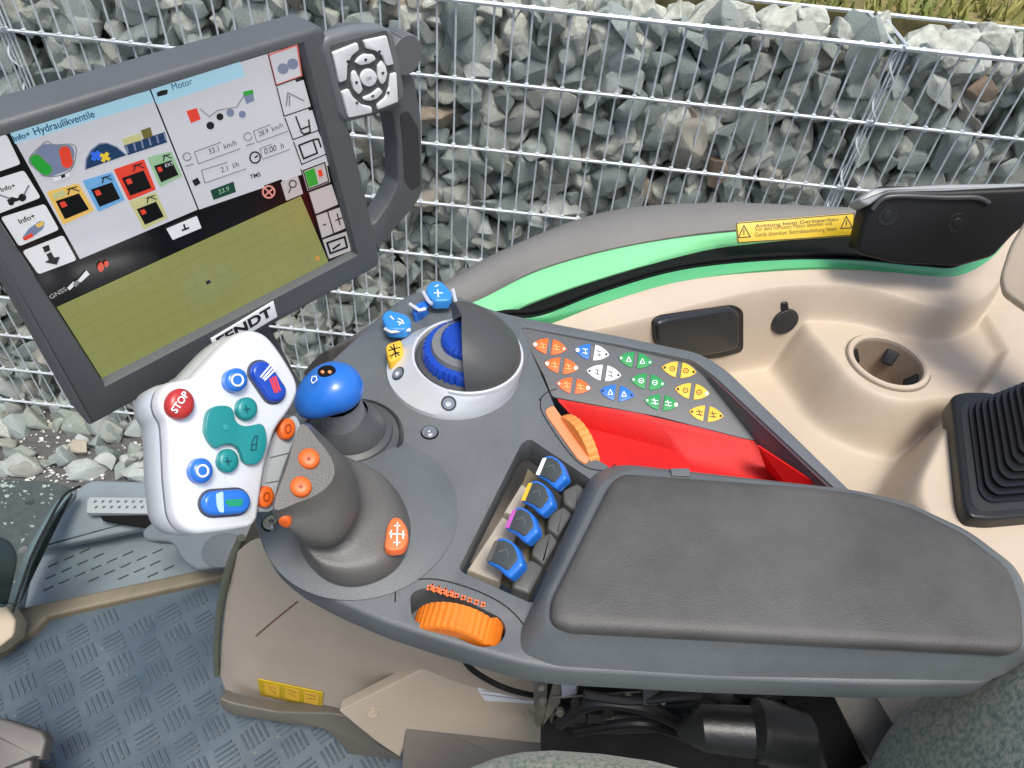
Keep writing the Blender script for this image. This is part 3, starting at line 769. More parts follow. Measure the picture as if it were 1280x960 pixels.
# black flap and socket on the upright part of the wall
FF = surf(WT, 895, 410); FF = Fr(FF.o, FF.n, (1, .35, 0))
fo = slab('flap_recess', FF, [(815, 402), (826, 396), (918, 382), (930, 388), (930, 440), (900, 448), (850, 452), (818, 430)], -.02, .003, rubber, sw, .002, r=8)
fo = slab('cover_flap', FF, [(820, 405), (835, 399), (915, 386), (926, 392), (925, 436), (895, 444), (850, 448), (822, 432)], .003, .012, mat('flap_black', rgb(34, 36, 38), .35, bump=.1), sw, .005, r=9)
KF = surf(WT, 980, 401, -.001)
ku = [KF.uv(980, 401)]
lathe('socket_cap', KF, [(0, .005), (.019, .005), (.0205, .004), (.021, -.002)], mat('socket_black', rgb(38, 39, 41), .45, bump=.1), sw, c=ku[0], n=36)
slab('socket_tab', KF, [(977, 379), (986, 378), (987, 388), (977, 389)], -.002, .004, rubber, sw, .003, r=3)
# upper right shoulder of the wall
slab('corner_trim', Fr(atz(1270, 380, -.5), (-.5, -.6, .5), (1, 0, 0)), [(1250, 345), (1262, 308), (1296, 250), (1400, 220), (1400, 440), (1290, 392), (1254, 366)], -.05, 0, beige, sw, .005, r=8)

# gear lever with bellows
lv = thing('lever_with_bellows', 'black lever with pleated rubber bellows at the right edge', 'lever', o=atz(1260, 570, -.63))
LVF = Fr(atz(1240, 570, -.628), (0, 0, 1), (1, 0, 0))
slab('bellows_frame', LVF, [(1189, 494), (1205, 489), (1240, 489), (1258, 500), (1340, 500), (1345, 640), (1240, 649), (1212, 646), (1204, 628)], -.02, .006, black, lv, .004, r=10)
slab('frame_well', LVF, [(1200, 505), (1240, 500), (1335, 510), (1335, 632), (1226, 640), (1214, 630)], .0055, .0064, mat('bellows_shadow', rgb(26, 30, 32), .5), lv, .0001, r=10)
rings = []
n_f = 17
bs = fil([(1205, 506), (1245, 501), (1340, 506), (1340, 625), (1232, 634), (1219, 622)], [30, 30, 50, 60, 60, 20], 8)
tp_ = [(1290, 499)]*len(bs)
ctop = Vector(LVF.uv(1322, 508)); 
uvb = [Vector(LVF.uv(*q)) for q in bs]
for i in range(n_f*2+1):
    t = i/(n_f*2); s_ = (1-t*.80)*(1.0 if i % 2 == 0 else .91)
    c0 = sum(uvb, Vector((0, 0)))/len(uvb); c_ = c0.lerp(ctop, t)
    rings.append([LVF.P(c_.x+(q.x-c0.x)*s_, c_.y+(q.y-c0.y)*s_, .0065+.07*t**1.1+(0.0022 if i % 2 == 0 else 0)) for q in uvb])
v, f = loft(rings, False, True); mk('bellows', v, f, mat('bellows_rubber', rgb(15, 16, 18), .36, spec=.6), lv, sharp=60)
v, f = g_tube([LVF.P(ctop.x, ctop.y, .07), LVF.P(ctop.x+.01, ctop.y+.01, .2)], [.013, .011], 16); mk('lever_rod', v, f, black, lv)

# ================================================================== FENDER AND WINDOW FRAME
def resamp(P, n):
    P = [Vector(p) for p in P]; L_ = [0]
    for a, b in zip(P, P[1:]): L_.append(L_[-1]+(b-a).length)
    out = []; k = 0
    for i in range(n):
        t = L_[-1]*i/(n-1)
        while k < len(P)-2 and L_[k+1] < t: k += 1
        out.append(P[k].lerp(P[k+1], (t-L_[k])/max(1e-9, L_[k+1]-L_[k])))
    return out
def ribbon(name, A, B, m, parent, th=.02, arc=0.0, rows=8, drop=None):
    if len(A) != len(B):
        A, B = resamp(A, 48), resamp(B, 48)
    """a plate strip between two edge curves, bowed up by arc"""
    n = len(A); vs = []; fs = []
    for j in range(rows+1):
        t = j/rows
        for i in range(n):
            q = Vector(A[i]).lerp(Vector(B[i]), t); q.z += arc*math.sin(PI*t)
            if drop: q.z -= drop*max(0, (t-.55)/.45)**2
            vs.append(q)
    for j in range(rows):
        for i in range(n-1): k = j*n+i; fs.append((k, k+1, k+n+1, k+n))
    k0 = len(vs); vs += [Vector(v)-Vector((0, 0, th)) for v in vs]
    for q in list(fs): fs.append(tuple(k0+i for i in reversed(q)))
    for i in range(n-1): fs.append((i, k0+i, k0+i+1, i+1)); a = rows*n+i; fs.append((a, a+1, k0+a+1, k0+a))
    for j in range(rows): a = j*n; fs.append((a, a+n, k0+a+n, k0+a)); b = a+n-1; fs.append((b, k0+b, k0+b+n, b+n))
    return mk(name, vs, fs, m, parent, sharp=50)
def curve(px, z, k=6): return crom([tuple(atz(x, y, z)) for x, y in px], k, False)
fe = thing('rear_fender', 'green tractor fender with a grey brown plastic edge outside the window', 'fender', o=(.1, .9, -.75))
ge0 = [(470, 470), (560, 422), (620, 396), (690, 368), (760, 345), (850, 319), (920, 305), (1075, 293), (1280, 292)]
ge1 = [(440, 440), (540, 395), (600, 372), (680, 334), (790, 305), (920, 287), (1075, 280), (1280, 280)]
ge2 = [(380, 465), (480, 398), (560, 350), (640, 307), (760, 264), (900, 254), (1075, 266), (1280, 275)]
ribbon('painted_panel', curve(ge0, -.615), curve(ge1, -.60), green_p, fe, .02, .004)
ribbon('plastic_edge', curve(ge1, -.597), curve(ge2, -.60), fend, fe, .03, .018, 10)
wf = thing('window_frame', 'black sealed window frame with thin green inner lip and mounting plate', 'window frame', o=(.3, .85, -.62))
gi0 = [(560, 440), (640, 408), (692, 398), (760, 377), (850, 352), (960, 337), (1060, 334), (1150, 344), (1200, 344), (1240, 322), (1265, 291), (1282, 265), (1300, 230)]
gi1 = [(550, 430), (620, 400), (675, 395), (752, 366), (850, 338), (960, 326), (1060, 325), (1150, 333), (1195, 334), (1232, 312), (1258, 284), (1278, 255), (1296, 222)]
sb = [(480, 440), (560, 412), (640, 380), (740, 340), (850, 309), (960, 292), (1060, 282), (1150, 282), (1200, 285), (1240, 270), (1262, 245), (1282, 225), (1300, 200)]
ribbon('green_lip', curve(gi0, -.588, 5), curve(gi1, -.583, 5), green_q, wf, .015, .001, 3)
ribbon('rubber_seal', curve(gi1, -.59, 5), curve(sb, -.62, 5), blackm, wf, .02, -.008, 6)
bead = [Vector(q)+Vector((0, .012, .0)) for q in curve(gi1, -.592, 5)]
tube('seal_bead', bead, .0035, blackm, wf, 8)
# mounting plate for the pillar handle
HF2 = Fr(aty(1170, 285, .86), (0, -1, .35), (1, 0, 0))
slab('mounting_plate', HF2, [(1070, 318), (1076, 290), (1083, 262), (1096, 246), (1110, 238), (1180, 239), (1290, 235), (1340, 228), (1330, 250), (1270, 292), (1242, 322), (1200, 334), (1120, 330)], -.03, 0, mat('plate_black', rgb(20, 20, 21), .45, var=.15, vscale=12, spec=.3), wf, .006, r=8)
for x, y in ((1110, 270), (1197, 279)):
    lathe('plate_dimple', Fr(HF2.hit(x, y), HF2.n), [(0, .002), (.006, .0018), (.007, .0006), (.013, .0008), (.014, -.0005)], black, wf, n=24)
tube('plate_ridge', [HF2.hit(x, y, .002) for x, y in crom([(1090, 262), (1104, 248), (1130, 245), (1180, 247), (1220, 247), (1236, 254)], 5, False)], .0035, mat('ridge_black', rgb(60, 62, 64), .3), wf)
slab('reflection_band', Fr(aty(1180, 238, .88), (0, -.7, .7), (1, 0, 0)), [(1072, 250), (1092, 235), (1180, 230), (1300, 228), (1340, 224), (1340, 238), (1200, 241), (1108, 241), (1085, 258)], -.03, 0, mat('reflection_grey', rgb(140, 144, 146), .4), wf, .004, r=6)  # grey strip above the plate carries a blurred reflection as its colour
STF = Fr(aty(995, 285, .93), (0, -.8, .8), (1, 0, 0))
s_ = slab('warning_sticker', STF, [(920, 278), (1068, 266), (1071, 291), (1066, 295), (922, 304)], -.002, .001, yellow_s, wf, .0003, r=4)
for x in (930, 1058):
    lines('warning_triangle', STF, [[(x-7, 297-(x-930)*.09), (x, 282-(x-930)*.09), (x+8, 296-(x-930)*.09), (x-7, 297-(x-930)*.09)], [(x, 287-(x-930)*.09), (x, 293-(x-930)*.09)]], .0014, .0014, ink, s_)
text('lettering', 'Achtung beim Geräteanbau', STF, (944, 284.5), (1048, 275.5), .0014, ink, s_, ht=.62)
text('lettering', 'Vor dem Verlassen Motor abstellen und', STF, (944, 289), (1040, 281), .0014, mat('sticker_grey', rgb(110, 86, 10), .6), s_, ht=1.2)
text('lettering', 'Gerät absenken Betriebsanleitung lesen', STF, (944, 296), (1046, 288), .0014, mat('sticker_grey', rgb(110, 86, 10), .6), s_, ht=1.2)
lines('sticker_border', STF, [[(921, 279), (1068, 267)], [(923, 303), (1066, 294)], [(921, 279), (923, 303)], [(1068, 267), (1066, 294)]], .0012, .0013, ink, s_)

# ================================================================== ARMREST CONSOLE
CF = Fr((0, .42, -.55), (0, 0, 1), (1, 0, 0))
cn = thing('armrest_console', 'grey control armrest with padded lid across the middle of the cab', 'armrest', CF)
bo = [(318, 655), (315, 615), (322, 575), (350, 515), (395, 468), (440, 425), (490, 380), (520, 362), (565, 366), (620, 388), (660, 397), (780, 420), (875, 440), (908, 460), (1070, 618), (1125, 628), (1200, 662), (1262, 705), (1286, 745), (1290, 812), (1235, 853), (1100, 855), (900, 848), (700, 837), (650, 829), (600, 815), (540, 797), (480, 777), (420, 751), (375, 727), (342, 700)]
body = slab('body', CF, bo, -.029, 0, grey, cn, .004, r=16)
rec_k = [(650, 408), (780, 432), (866, 450), (893, 470), (1056, 622), (1000, 640), (790, 612), (757, 580), (712, 560), (690, 500)]
rec_l = [(652, 554), (662, 548), (743, 602), (668, 756), (572, 713)]
rec_w = [(512, 742), (530, 734), (560, 740), (626, 772), (634, 786), (626, 806), (600, 810), (560, 792), (515, 776)]
def cutter(fr, px, h0, h1, r):
    uv = [fr.uv(x, y) for x, y in fil(px, r)]; return loft([[fr.P(a, b, h0) for a, b in uv], [fr.P(a, b, h1) for a, b in uv]])
cut(body, [cutter(CF, rec_k, -.06, .02, 8), cutter(CF, rec_l, -.035, .02, 10), cutter(CF, rec_w, -.06, .02, 12)], .0025)
# lip under the top edge
rim_uv = [CF.uv(*q) for q in fil(bo, 16)]
lip = slabuv('lower_lip', CF, inset(rim_uv, .004), -.034, -.0295, grey_d, cn, .001)
cut(lip, [cutter(CF, rec_k, -.06, .02, 8), cutter(CF, rec_l, -.05, .02, 10), cutter(CF, rec_w, -.06, .02, 12)])
# raised base of the pad
lo = fil([(738, 594), (770, 580), (1062, 616), (1130, 630), (1210, 668), (1272, 715), (1290, 760), (1290, 822), (1240, 851), (900, 845), (690, 832), (652, 815), (650, 790)], 18, 5)
hi = fil([(752, 600), (785, 585), (1062, 612), (1130, 628), (1208, 664), (1266, 708), (1284, 752), (1286, 812), (1240, 815), (900, 800), (700, 790), (682, 780), (680, 750)], 18, 5)
H = .034
loP = [CF.hit(x, y, .0005) for x, y in lo]; hiP = [CF.hit(x, y, H) for x, y in hi]
mid = [a.lerp(b, .5)+Vector((0, 0, .003)) for a, b in zip(loP, hiP)]
hi2 = [CF.hit(x, y, H+.002) for x, y in hi]; cen = sum(hi2, Vector())/len(hi2)
v, f = loft([loP, mid, hiP, [p.lerp(cen, .015) for p in hi2]]); mk('pad_base', v, f, grey, cn, sharp=40)
padpx = fil([(764, 602), (778, 590), (1000, 606), (1072, 614), (1140, 632), (1208, 666), (1264, 710), (1280, 755), (1282, 806), (1268, 812), (712, 783), (690, 774), (690, 748)], 16, 6)
cP = None; rings = []
uv = [CF.uv(x, y, H+.012) for x, y in padpx]; pc = (sum(a for a, b in uv)/len(uv), sum(b for a, b in uv)/len(uv))
for k, (ins, h) in enumerate(((0, .0005), (-.0005, .006), (.0, .0085), (.0016, .0108), (.0045, .0124), (.010, .0133), (.034, .0138))):
    rings.append([CF.P(pc[0]+(a-pc[0])*(1-ins/.2), pc[1]+(b-pc[1])*(1-ins/.075), H+h) for a, b in uv])
v, f = loft(rings); mk('arm_pad', v, f, padm, cn, sharp=60)
slab('pad_clip', CF, [(838, 585), (862, 585), (863, 595), (840, 594)], .0, H+.004, grey, cn, .001)
slab('pad_clip', CF, [(1052, 616), (1072, 616), (1072, 626), (1052, 624)], .0, H-.004, trayg, cn, .001)
# mounting screws
for x, y, h in ((537, 541, .0), (537, 662, .0), (340, 654, .004)):
    sc_ = lathe('screw', Fr(CF.hit(x, y, h), CF.n), [(.0075, .0008), (.0075, .0014), (.0045, .0012), (.0045, .0035), (.0022, .0035), (.002, .001), (0, .001)], metal, cn, n=24)
    lathe('screw_recess', Fr(CF.hit(x, y, h), CF.n), [(0, .0005), (.0088, .0005), (.009, .0001)], blackm, cn, n=24)
# seam round the thumb wheel insert and other joints
seam = mat('seam', rgb(30, 32, 34), .8)
lines('seam_line', CF, [crom([(494, 752), (496, 736), (512, 726), (545, 724), (590, 736), (630, 756), (655, 782), (654, 800)], 5, False), crom([(672, 752), (742, 606)], 2, False), crom([(674, 500), (684, 490), (696, 486)], 4, False), crom([(676, 498), (680, 520), (720, 575), (752, 588), (770, 580)], 6, False)], .0011, .0006, seam, cn)

# joystick mount: low round dome
JC = CF.uv(452, 640)
lathe('joystick_mount', CF, [(.086, 0), (.086, .0012), (.080, .004), (.06, .010), (.03, .013), (0, .014)], grey, cn, c=JC, n=64, sharp=25)

# membrane keypad
kn = (atz(660, 415, -.553), atz(950, 550, -.580), atz(872, 446, -.5535))
nrm = (kn[1]-kn[0]).cross(kn[2]-kn[0]); nrm = nrm if nrm.z > 0 else -nrm
KP = Fr(kn[0], nrm, (1, 0, 0))
kp = thing('button_keypad', 'sloping grey keypad with twelve coloured lens-shaped double buttons', 'keypad', KP)
slab('membrane', KP, [(642, 398), (780, 424), (872, 442), (900, 466), (958, 553), (930, 548), (820, 520), (690, 496), (680, 470)], -.004, 0, mat('membrane_grey', rgb(86, 89, 91), .5, bump=.1), kp, .0008, r=4)
cols = [('o', 'o'), ('b', 'w'), ('g', 'g'), ('y', 'y'), ('o', 'o'), ('w', 'w'), ('g', 'g'), ('y', 'y'), ('o', 'o'), ('b', 'b'), ('g', 'g'), ('y', 'y')]
ctr = [(687, 433), (740, 440), (794.5, 450), (849, 462), (702, 457), (755, 466), (810, 477), (865.5, 489), (717, 482), (771.5, 491), (827, 503), (883, 517)]
CM = {'o': orange, 'b': blue, 'w': whitep, 'g': green, 'y': yellow}
led = mat('indicator_lamp', rgb(250, 226, 200), .3)
def lens(c, half, L=22, Wd=10, gap=2.8, ang=.15):
    """half of a pointed oval; half = -1 left, +1 right"""
    pts = []; n = 9
    for i in range(n):
        t = i/(n-1); x = gap+(L-gap)*t; pts.append((x*half, -Wd*(1-(x/L)**2)**.85))
    for i in range(n-2, -1, -1):
        t = i/(n-1); x = gap+(L-gap)*t; pts.append((x*half, Wd*(1-(x/L)**2)**.85))
    a = math.cos(ang), math.sin(ang)
    return [(c[0]+x*a[0]-y*a[1], c[1]+x*a[1]+y*a[0]) for x, y in pts]
leds = {0: -1, 1: -1, 4: 0, 8: 1, 7: 1, 10: 1}
for i, (c, cl) in enumerate(zip(ctr, cols)):
    for hlf, k in ((-1, cl[0]), (1, cl[1])):
        b_ = slab('key', KP, lens(c, hlf), -.001, .0012, CM[k], kp, .0004)
        im = ink if k in 'wy' else white
        if k == 'o': im = mat('amber_print', rgb(250, 180, 110), .5)
        cx_, cy_ = c[0]+hlf*8.5, c[1]+hlf*1.2
        if i in (2, 9): L_ = [[(cx_-3, cy_+3), (cx_, cy_-3), (cx_+3, cy_+3), (cx_-3, cy_+3)]]
        elif i in (6, 7, 3): L_ = [circ(cx_, cy_, 3.2, 3, n=8)+[circ(cx_, cy_, 3.2, 3, n=8)[0]], [(cx_-1, cy_), (cx_+1, cy_)]]
        elif i in (1, 5): L_ = [[(cx_-3, cy_-3), (cx_+3, cy_-2)], [(cx_, cy_-3), (cx_+1, cy_+4)], [(cx_-3, cy_+2), (cx_+3, cy_+3)]]
        else: L_ = [[(cx_-4, cy_-2), (cx_+4, cy_-1)], [(cx_-4, cy_+2), (cx_+4, cy_+3)], [(cx_-1, cy_-4), (cx_+1, cy_+4)]]
        lines('key_symbol', KP, L_, .0008, .0016, im, b_)
        tip = (c[0]+hlf*18, c[1]+hlf*2.7)
        hot = leds.get(i, 9) in (hlf, 0)
        slab('key_lamp', KP, circ(*tip, 2.6 if hot else 1.6, n=10), .0010, .0017, led if hot else (whitep if k in 'og' else ink), b_, .0002)
    patch('key_divider', KP, [(c[0]-1.4, c[1]-7), (c[0]+1.6, c[1]-7), (c[0]+1.2, c[1]+8), (c[0]-1.8, c[1]+8)], .0004, inkg, kp)

uvk = [CF.uv(*q) for q in fil(rec_k, 8)]; slabuv('recess_floor', CF, inset(uvk, -.004), -.075, -.070, grey_d, cn, .001)
# rim wall inside the recess, red storage bin
wall_in = [(893, 470), (1056, 620)]
a, b = CF.hit(900, 468, -.001), CF.hit(1062, 622, -.001)
bn = thing('storage_bin', 'bright red open storage bin between keypad and arm pad', 'bin', o=CF.hit(850, 570, -.06))
def quadsheet(name, P, m, parent, th=.0025):
    P = [Vector(p) for p in P]; n_ = (P[1]-P[0]).cross(P[2]-P[0]).normalized()*th
    v, f = loft([[p for p in P], [p-n_ for p in P]]); return mk(name, v, f, m, parent)
top = [(694, 494), (760, 508), (850, 530), (930, 547), (948, 556)]
wl = [KP.hit(x, y, -.0005)+Vector((0, .0015, -.0002)) for x, y in top]
fl2 = [CF.hit(x, y, -.052) for x, y in ((738, 541), (795, 555), (864, 574), (925, 592), (990, 612))]
rings = [wl, [a_.lerp(b_, .12)+Vector((0, -.004, -.001)) for a_, b_ in zip(wl, fl2)], [a_.lerp(b_, .8)+Vector((0, .0, -.004)) for a_, b_ in zip(wl, fl2)], [p+Vector((0, -.012, 0)) for p in fl2], [p+Vector((0, -.10, 0)) for p in fl2]]
vs = []; fs = []
rings = [crom([tuple(p) for p in r_], 4, False) for r_ in rings]
nn = len(rings[0])
for r_ in rings: vs += r_
for j in range(len(rings)-1):
    for i in range(nn-1): fs.append((j*nn+i, j*nn+i+1, (j+1)*nn+i+1, (j+1)*nn+i))
k0 = len(vs); vs += [Vector(q)+Vector((0, .002, -.003)) for q in vs]
fs += [tuple(k0+i for i in reversed(q)) for q in list(fs)]
mk('bin_wall', vs, fs, redt, bn, sharp=50, recalc=False)
quadsheet('bin_side', [CF.hit(948, 556, -.004), CF.hit(1046, 620, -.02), CF.hit(1010, 640, -.054), CF.hit(960, 590, -.054)], redt, bn)
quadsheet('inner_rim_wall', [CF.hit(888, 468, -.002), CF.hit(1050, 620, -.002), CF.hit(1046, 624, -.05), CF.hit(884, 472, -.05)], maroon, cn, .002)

# thumb wheels
def wheel(name, label, p0, p1, across, sink, rad_k, m, n_teeth=30):
    """a ribbed wheel whose crest runs from p0 to p1; its axle lies along 'across'"""
    A, B = CF.hit(*p0, .004), CF.hit(*p1, .004); run = (B-A); ln = run.length; run.normalize()
    ax = CF.n.cross(run).normalized(); half = across/2
    R_ = ln*rad_k; c = (A+B)/2 - CF.n*sink
    t = thing(name, label, 'thumb wheel', o=c)
    N_ = n_teeth*4; prof = [(-half, .93), (-half*.9, 1.0), (half*.9, 1.0), (half, .93)]; rings = []
    for s_, k in prof:
        rg = []
        for i in range(N_//2+9):
            a = 2*PI*(i-4)/N_; r_ = R_*(k-(.024 if i % 4 == 0 else 0)-(.008 if i % 4 in (1, 3) else 0))
            p = c+ax*s_+(run*math.cos(a)+CF.n*math.sin(a))*r_
            if (p-CF.o).z > -.038: rg.append((i, p))
        rings.append(rg)
    ok = set.intersection(*[set(i for i, p in r_) for r_ in rings]); rings = [[p for i, p in r_ if i in ok] for r_ in rings]
    vs, fs = loft(rings)
    mk('ribbed_rim', vs, fs, m, t, sharp=25)
    # stop block that stands proud of the ribs
    return t, run, ax, c, R_
t1, run, ax, c, R_ = wheel('thumb_wheel', 'orange ribbed thumb wheel in the recess at the front edge', (519, 764), (622, 788), .023, .028, .54, orange_y, 40)
a = .62; a = .55; v, f = g_box(c+(run*math.cos(a)+CF.n*math.sin(a))*R_*.99, ax*.0115, (run*-math.sin(a)+CF.n*math.cos(a))*.006, (run*math.cos(a)+CF.n*math.sin(a))*.004); mk('stop_block', v, f, orange_y, t1)
t2, run, ax, c, R_ = wheel('thumb_wheel', 'pale orange ribbed thumb wheel beside the red bin', (702, 512), (748, 576), .012, .030, .56, mat('orange_wheel_pale', rgb(226, 136, 62), .45), 32)
slab('wheel_plate', CF, [(681, 512), (692, 506), (738, 572), (733, 580), (722, 573), (684, 520)], -.006, .002, orange_p, cn, .001, r=4)
for i in range(9):
    x, y = 537+i*8.3, 731+i*2.55+i*i*.02
    lines('wheel_marking', CF, [[(x-3, y+6), (x+4, y-1), (x+4, y+7)], [(x-2, y+1), (x+2, y+6)]] if i < 4 else [[(x-2, y+5), (x+3, y+1)], [(x-1, y), (x+2, y+5)]], .0016, .0011, orange_l, cn)

# ================================================================== FINGER LEVERS
slab('lever_tray', CF, [(600, 712), (640, 640), (660, 585), (676, 600), (700, 650), (665, 745)], -.036, -.03, beige_d, cn, .001)
slab('tray_plate', CF, [(584, 712), (628, 645), (650, 660), (625, 728)], -.034, -.022, mat('plate_beige', rgb(168, 160, 146), .5, var=.08), cn, .002)
slab('tray_plate', CF, [(630, 640), (652, 604), (668, 616), (648, 645)], -.034, -.022, MATS['plate_beige'], cn, .002)
LV = [((688, 590), 1.0, white, 'white', 'farthest blue finger lever with a white edge, nearest the orange wheel'),
      ((670.5, 622), 1.04, yellow, 'yellow', 'blue finger lever with a yellow edge, second from the back'),
      ((651, 656), 1.08, mat('violet_edge', rgb(176, 88, 170), .45), 'violet', 'blue finger lever with a violet edge, third from the back'),
      ((629.5, 697), 1.2, grey_w, 'grey', 'largest blue finger lever with a plain dark edge, nearest the seat')]
hoods = [[(703, 612), (722, 603), (738, 616), (722, 640), (705, 628)], [(686, 642), (704, 632), (716, 642), (698, 670), (684, 660)], [(668, 676), (688, 664), (698, 676), (680, 706), (664, 692)], [(642, 712), (664, 698), (680, 708), (662, 742), (640, 734)]]
for (cxy, s_, em, en, lab), hd in zip(LV, hoods):
    C0 = CF.hit(*cxy, .012)
    toc = -C0.normalized()
    nf = toc*.8-CX*.36+CU*.30
    LFm = Fr(C0, nf)
    t = thing('finger_lever', lab, 'lever', LFm, group='four finger levers in the armrest recess')
    def rel(pts): return [(cxy[0]+x*s_, cxy[1]+y*s_) for x, y in pts]
    slab('paddle', LFm, rel([(-20, 4), (-11, -17), (-4, -22), (4, -20), (13, -13), (19, 2), (20, 8), (6, 22), (0, 18), (-6, 11)]), -.012, 0, blue, t, .003, r=5)
    slab('paddle_face', LFm, rel([(-16, 3), (-7, -17), (0, -19), (10, -13), (15, 1), (4, 14), (-4, 8)]), -.001, .0012, mat('paddle_grey', rgb(62, 68, 68), .4), t, .001, r=4)
    patch('coloured_edge', LFm, rel([(-18.5, 3), (-9.5, -17.5), (-5, -18), (-14, 4)]), .0018, em, t, r=1, t=.002)
    lines('paddle_symbol', LFm, [rel([(-5, -6), (3, -9), (5, -1)])], .0008, .0018, inkg, t)
    v, f = g_tube([LFm.P(.004, -.004, -.008), CF.hit(cxy[0]+14*s_, cxy[1]+18*s_, -.025)], [.008, .007], 10); mk('stem', v, f, blackm, t)
    slab('stem_hood', CF, hd, -.036, -.012, mat('hood_grey', rgb(88, 90, 88), .45), t, .003, r=4)

# ================================================================== CROSSGATE LEVER (blue ball)
GF = Fr(CF.hit(440, 548), CF.n, (1, 0, 0))
gl_ = thing('ball_lever', 'small lever with a glossy blue teardrop knob and dark boot', 'lever', GF)
lathe('boot_base', GF, [(.047, 0), (.046, .005), (.040, .009), (.039, .013), (.034, .016), (.033, .02), (.026, .03), (.018, .04)], grey_d, gl_, n=48, sharp=28)
lathe('boot_ring', GF, [(.050, 0), (.050, .004), (.047, .006), (.045, .003)], mat('ring_black', rgb(38, 41, 42), .4), gl_, n=48)
KC = CF.hit(418, 486, .074)
rise = (KC-GF.o)
v, f = g_tube([GF.o+rise*.3, GF.o+rise*.55, GF.o+rise*.8], [.024, .02, .021], 24, False); mk('collar', v, f, mat('collar_grey', rgb(120, 124, 126), .4), gl_)
nose = (CF.hit(374, 508, .066)-KC); nose.z = 0; nose.normalize()
vs = []; fs = []; nu, nv = 40, 20
for j in range(nv+1):
    p = -PI/2+PI*j/nv
    for i in range(nu):
        a = 2*PI*i/nu; d = Vector((math.cos(a), math.sin(a), 0)); k = max(0, d.dot(nose))
        r_ = .0262*(1+.42*k**3); zz = math.sin(p)*(.022 if p > 0 else .017); zz -= .010*k**3*math.cos(p)
        vs.append(KC+d*r_*math.cos(p)**.85+Vector((0, 0, zz)) if j not in (0, nv) else KC+Vector((0, 0, zz)))
for j in range(nv):
    for i in range(nu): k = (i+1) % nu; fs.append((j*nu+i, j*nu+k, (j+1)*nu+k, (j+1)*nu+i))
kb = mk('knob', vs, fs, blue, gl_, sharp=80)
BT = Fr(KC+Vector((-.004, .004, .0205)), Vector((-.12, -.10, 1)), CX)
slab('knob_switch', BT, circ(408, 463, 11.5, 7, -.15), -.002, .0022, blackm, kb, .001)
for x in (403, 412): slab('switch_eye', BT, circ(x, 464.5, 2.4, 2, n=12), .002, .003, orange_p, kb, .0003)
NF = Fr(KC+nose*.026+Vector((0, 0, .0095)), nose*.75+Vector((0, 0, .75)), CX)
lines('knob_mark', NF, [[(390, 471), (395, 470), (396, 475), (391, 479), (389, 476), (390, 471)]], .0009, .0035, white, kb)

# ================================================================== ROTARY DIAL UNDER ITS DOME
DFm = Fr(CF.hit(567, 463), CF.n, (1, 0, 0))
dl = thing('rotary_dial', 'silver ringed rotary dial with knurled blue rings beside a dark palm cover', 'dial', DFm)
OFF = Vector(DFm.uv(584, 442, .027))
def g_shift(prof, n=72, a0=0, a1=2*PI, fn=None):
    """rings whose centres slide from the base centre (k = 0) to the tilted top centre (k = 1)"""
    vs = []; fs = []; full = abs(a1-a0-2*PI) < 1e-6; m = n if full else n+1
    for r, h, k in prof:
        for i in range(m):
            a = a0+(a1-a0)*i/n; q = r*(fn(a, r, h) if fn else 1); vs.append(DFm.P(OFF.x*k+q*math.cos(a), OFF.y*k+q*math.sin(a), h))
    for j in range(len(prof)-1):
        for i in range(n): i2 = (i+1) % m; fs.append((j*m+i, j*m+i2, (j+1)*m+i2, (j+1)*m+i))
    if not full: fs.append(tuple(j*m for j in range(len(prof)))); fs.append(tuple(j*m+n for j in range(len(prof)-1, -1, -1)))
    return vs, fs
v, f = g_shift([(.0715, 0, 0), (.0712, .005, 0), (.068, .011, .35), (.063, .019, .75), (.0595, .0255, 1), (.058, .027, 1), (.0555, .0265, 1), (.055, .021, 1)]); v_ring, f_ring = v, f; mk('silver_ring', v, f, ringm, dl, sharp=28)
kn_ = lambda n_, a_: (lambda a, r, h: 1-(a_ if int(a*n_/(2*PI)*4) % 4 == 0 else 0))
v, f = g_shift([(.0553, .021, 1), (.052, .0245, 1), (.046, .0255, 1), (0, .0255, 1)]); mk('dial_bed', v, f, grey_d, dl)
v, f = g_shift([(.0475, .025, 1), (.047, .033, 1), (.045, .036, 1), (.038, .037, 1)], 160, fn=kn_(40, .045)); mk('knurled_ring', v, f, blue_d, dl)
v, f = g_shift([(.0385, .036, 1), (.037, .042, 1), (.0275, .043, 1)], 48); mk('scale_ring', v, f, mat('scale_grey', rgb(112, 116, 118), .4), dl)
v, f = g_shift([(.028, .042, 1), (.0275, .049, 1), (.0245, .052, 1), (0, .053, 1)], 96, fn=kn_(24, .05)); mk('centre_knob', v, f, blue_d, dl)
prof = [(.0572*math.cos(t), .0255+.046*math.sin(t)**.9, 1) for t in [i*PI/2/14 for i in range(15)]]
v, f = g_shift(prof, 44, -PI/2+.1, PI/2+.40); C_ = DFm.P(OFF.x, OFF.y, .0255); v2 = []
for p in v:
    d = p-C_; u_ = d.dot(DFm.x)/.057; hh = d.dot(DFm.n)
    k_ = 1.12-.34*max(0, u_)**.8
    v2.append(p+DFm.n*hh*(k_-1)-DFm.x*.16*hh*(1-max(0, u_))+DFm.y*.03*hh)
v = v2; mk('palm_cover', v, f, mat('smoked_dome', rgb(70, 72, 72), .42, spec=.4, var=.06, bump=.25, bscale=900), dl, sharp=40)
v, f = g_shift([(.0600, .0245, 1), (.0595, .0280, 1), (.0572, .0285, 1)], 44, -PI/2-.2, PI/2); mk('dome_seat', v, f, ringm, dl, sharp=30)
RT = BVHTree.FromPolygons([Vector(q) for q in v_ring], f_ring)
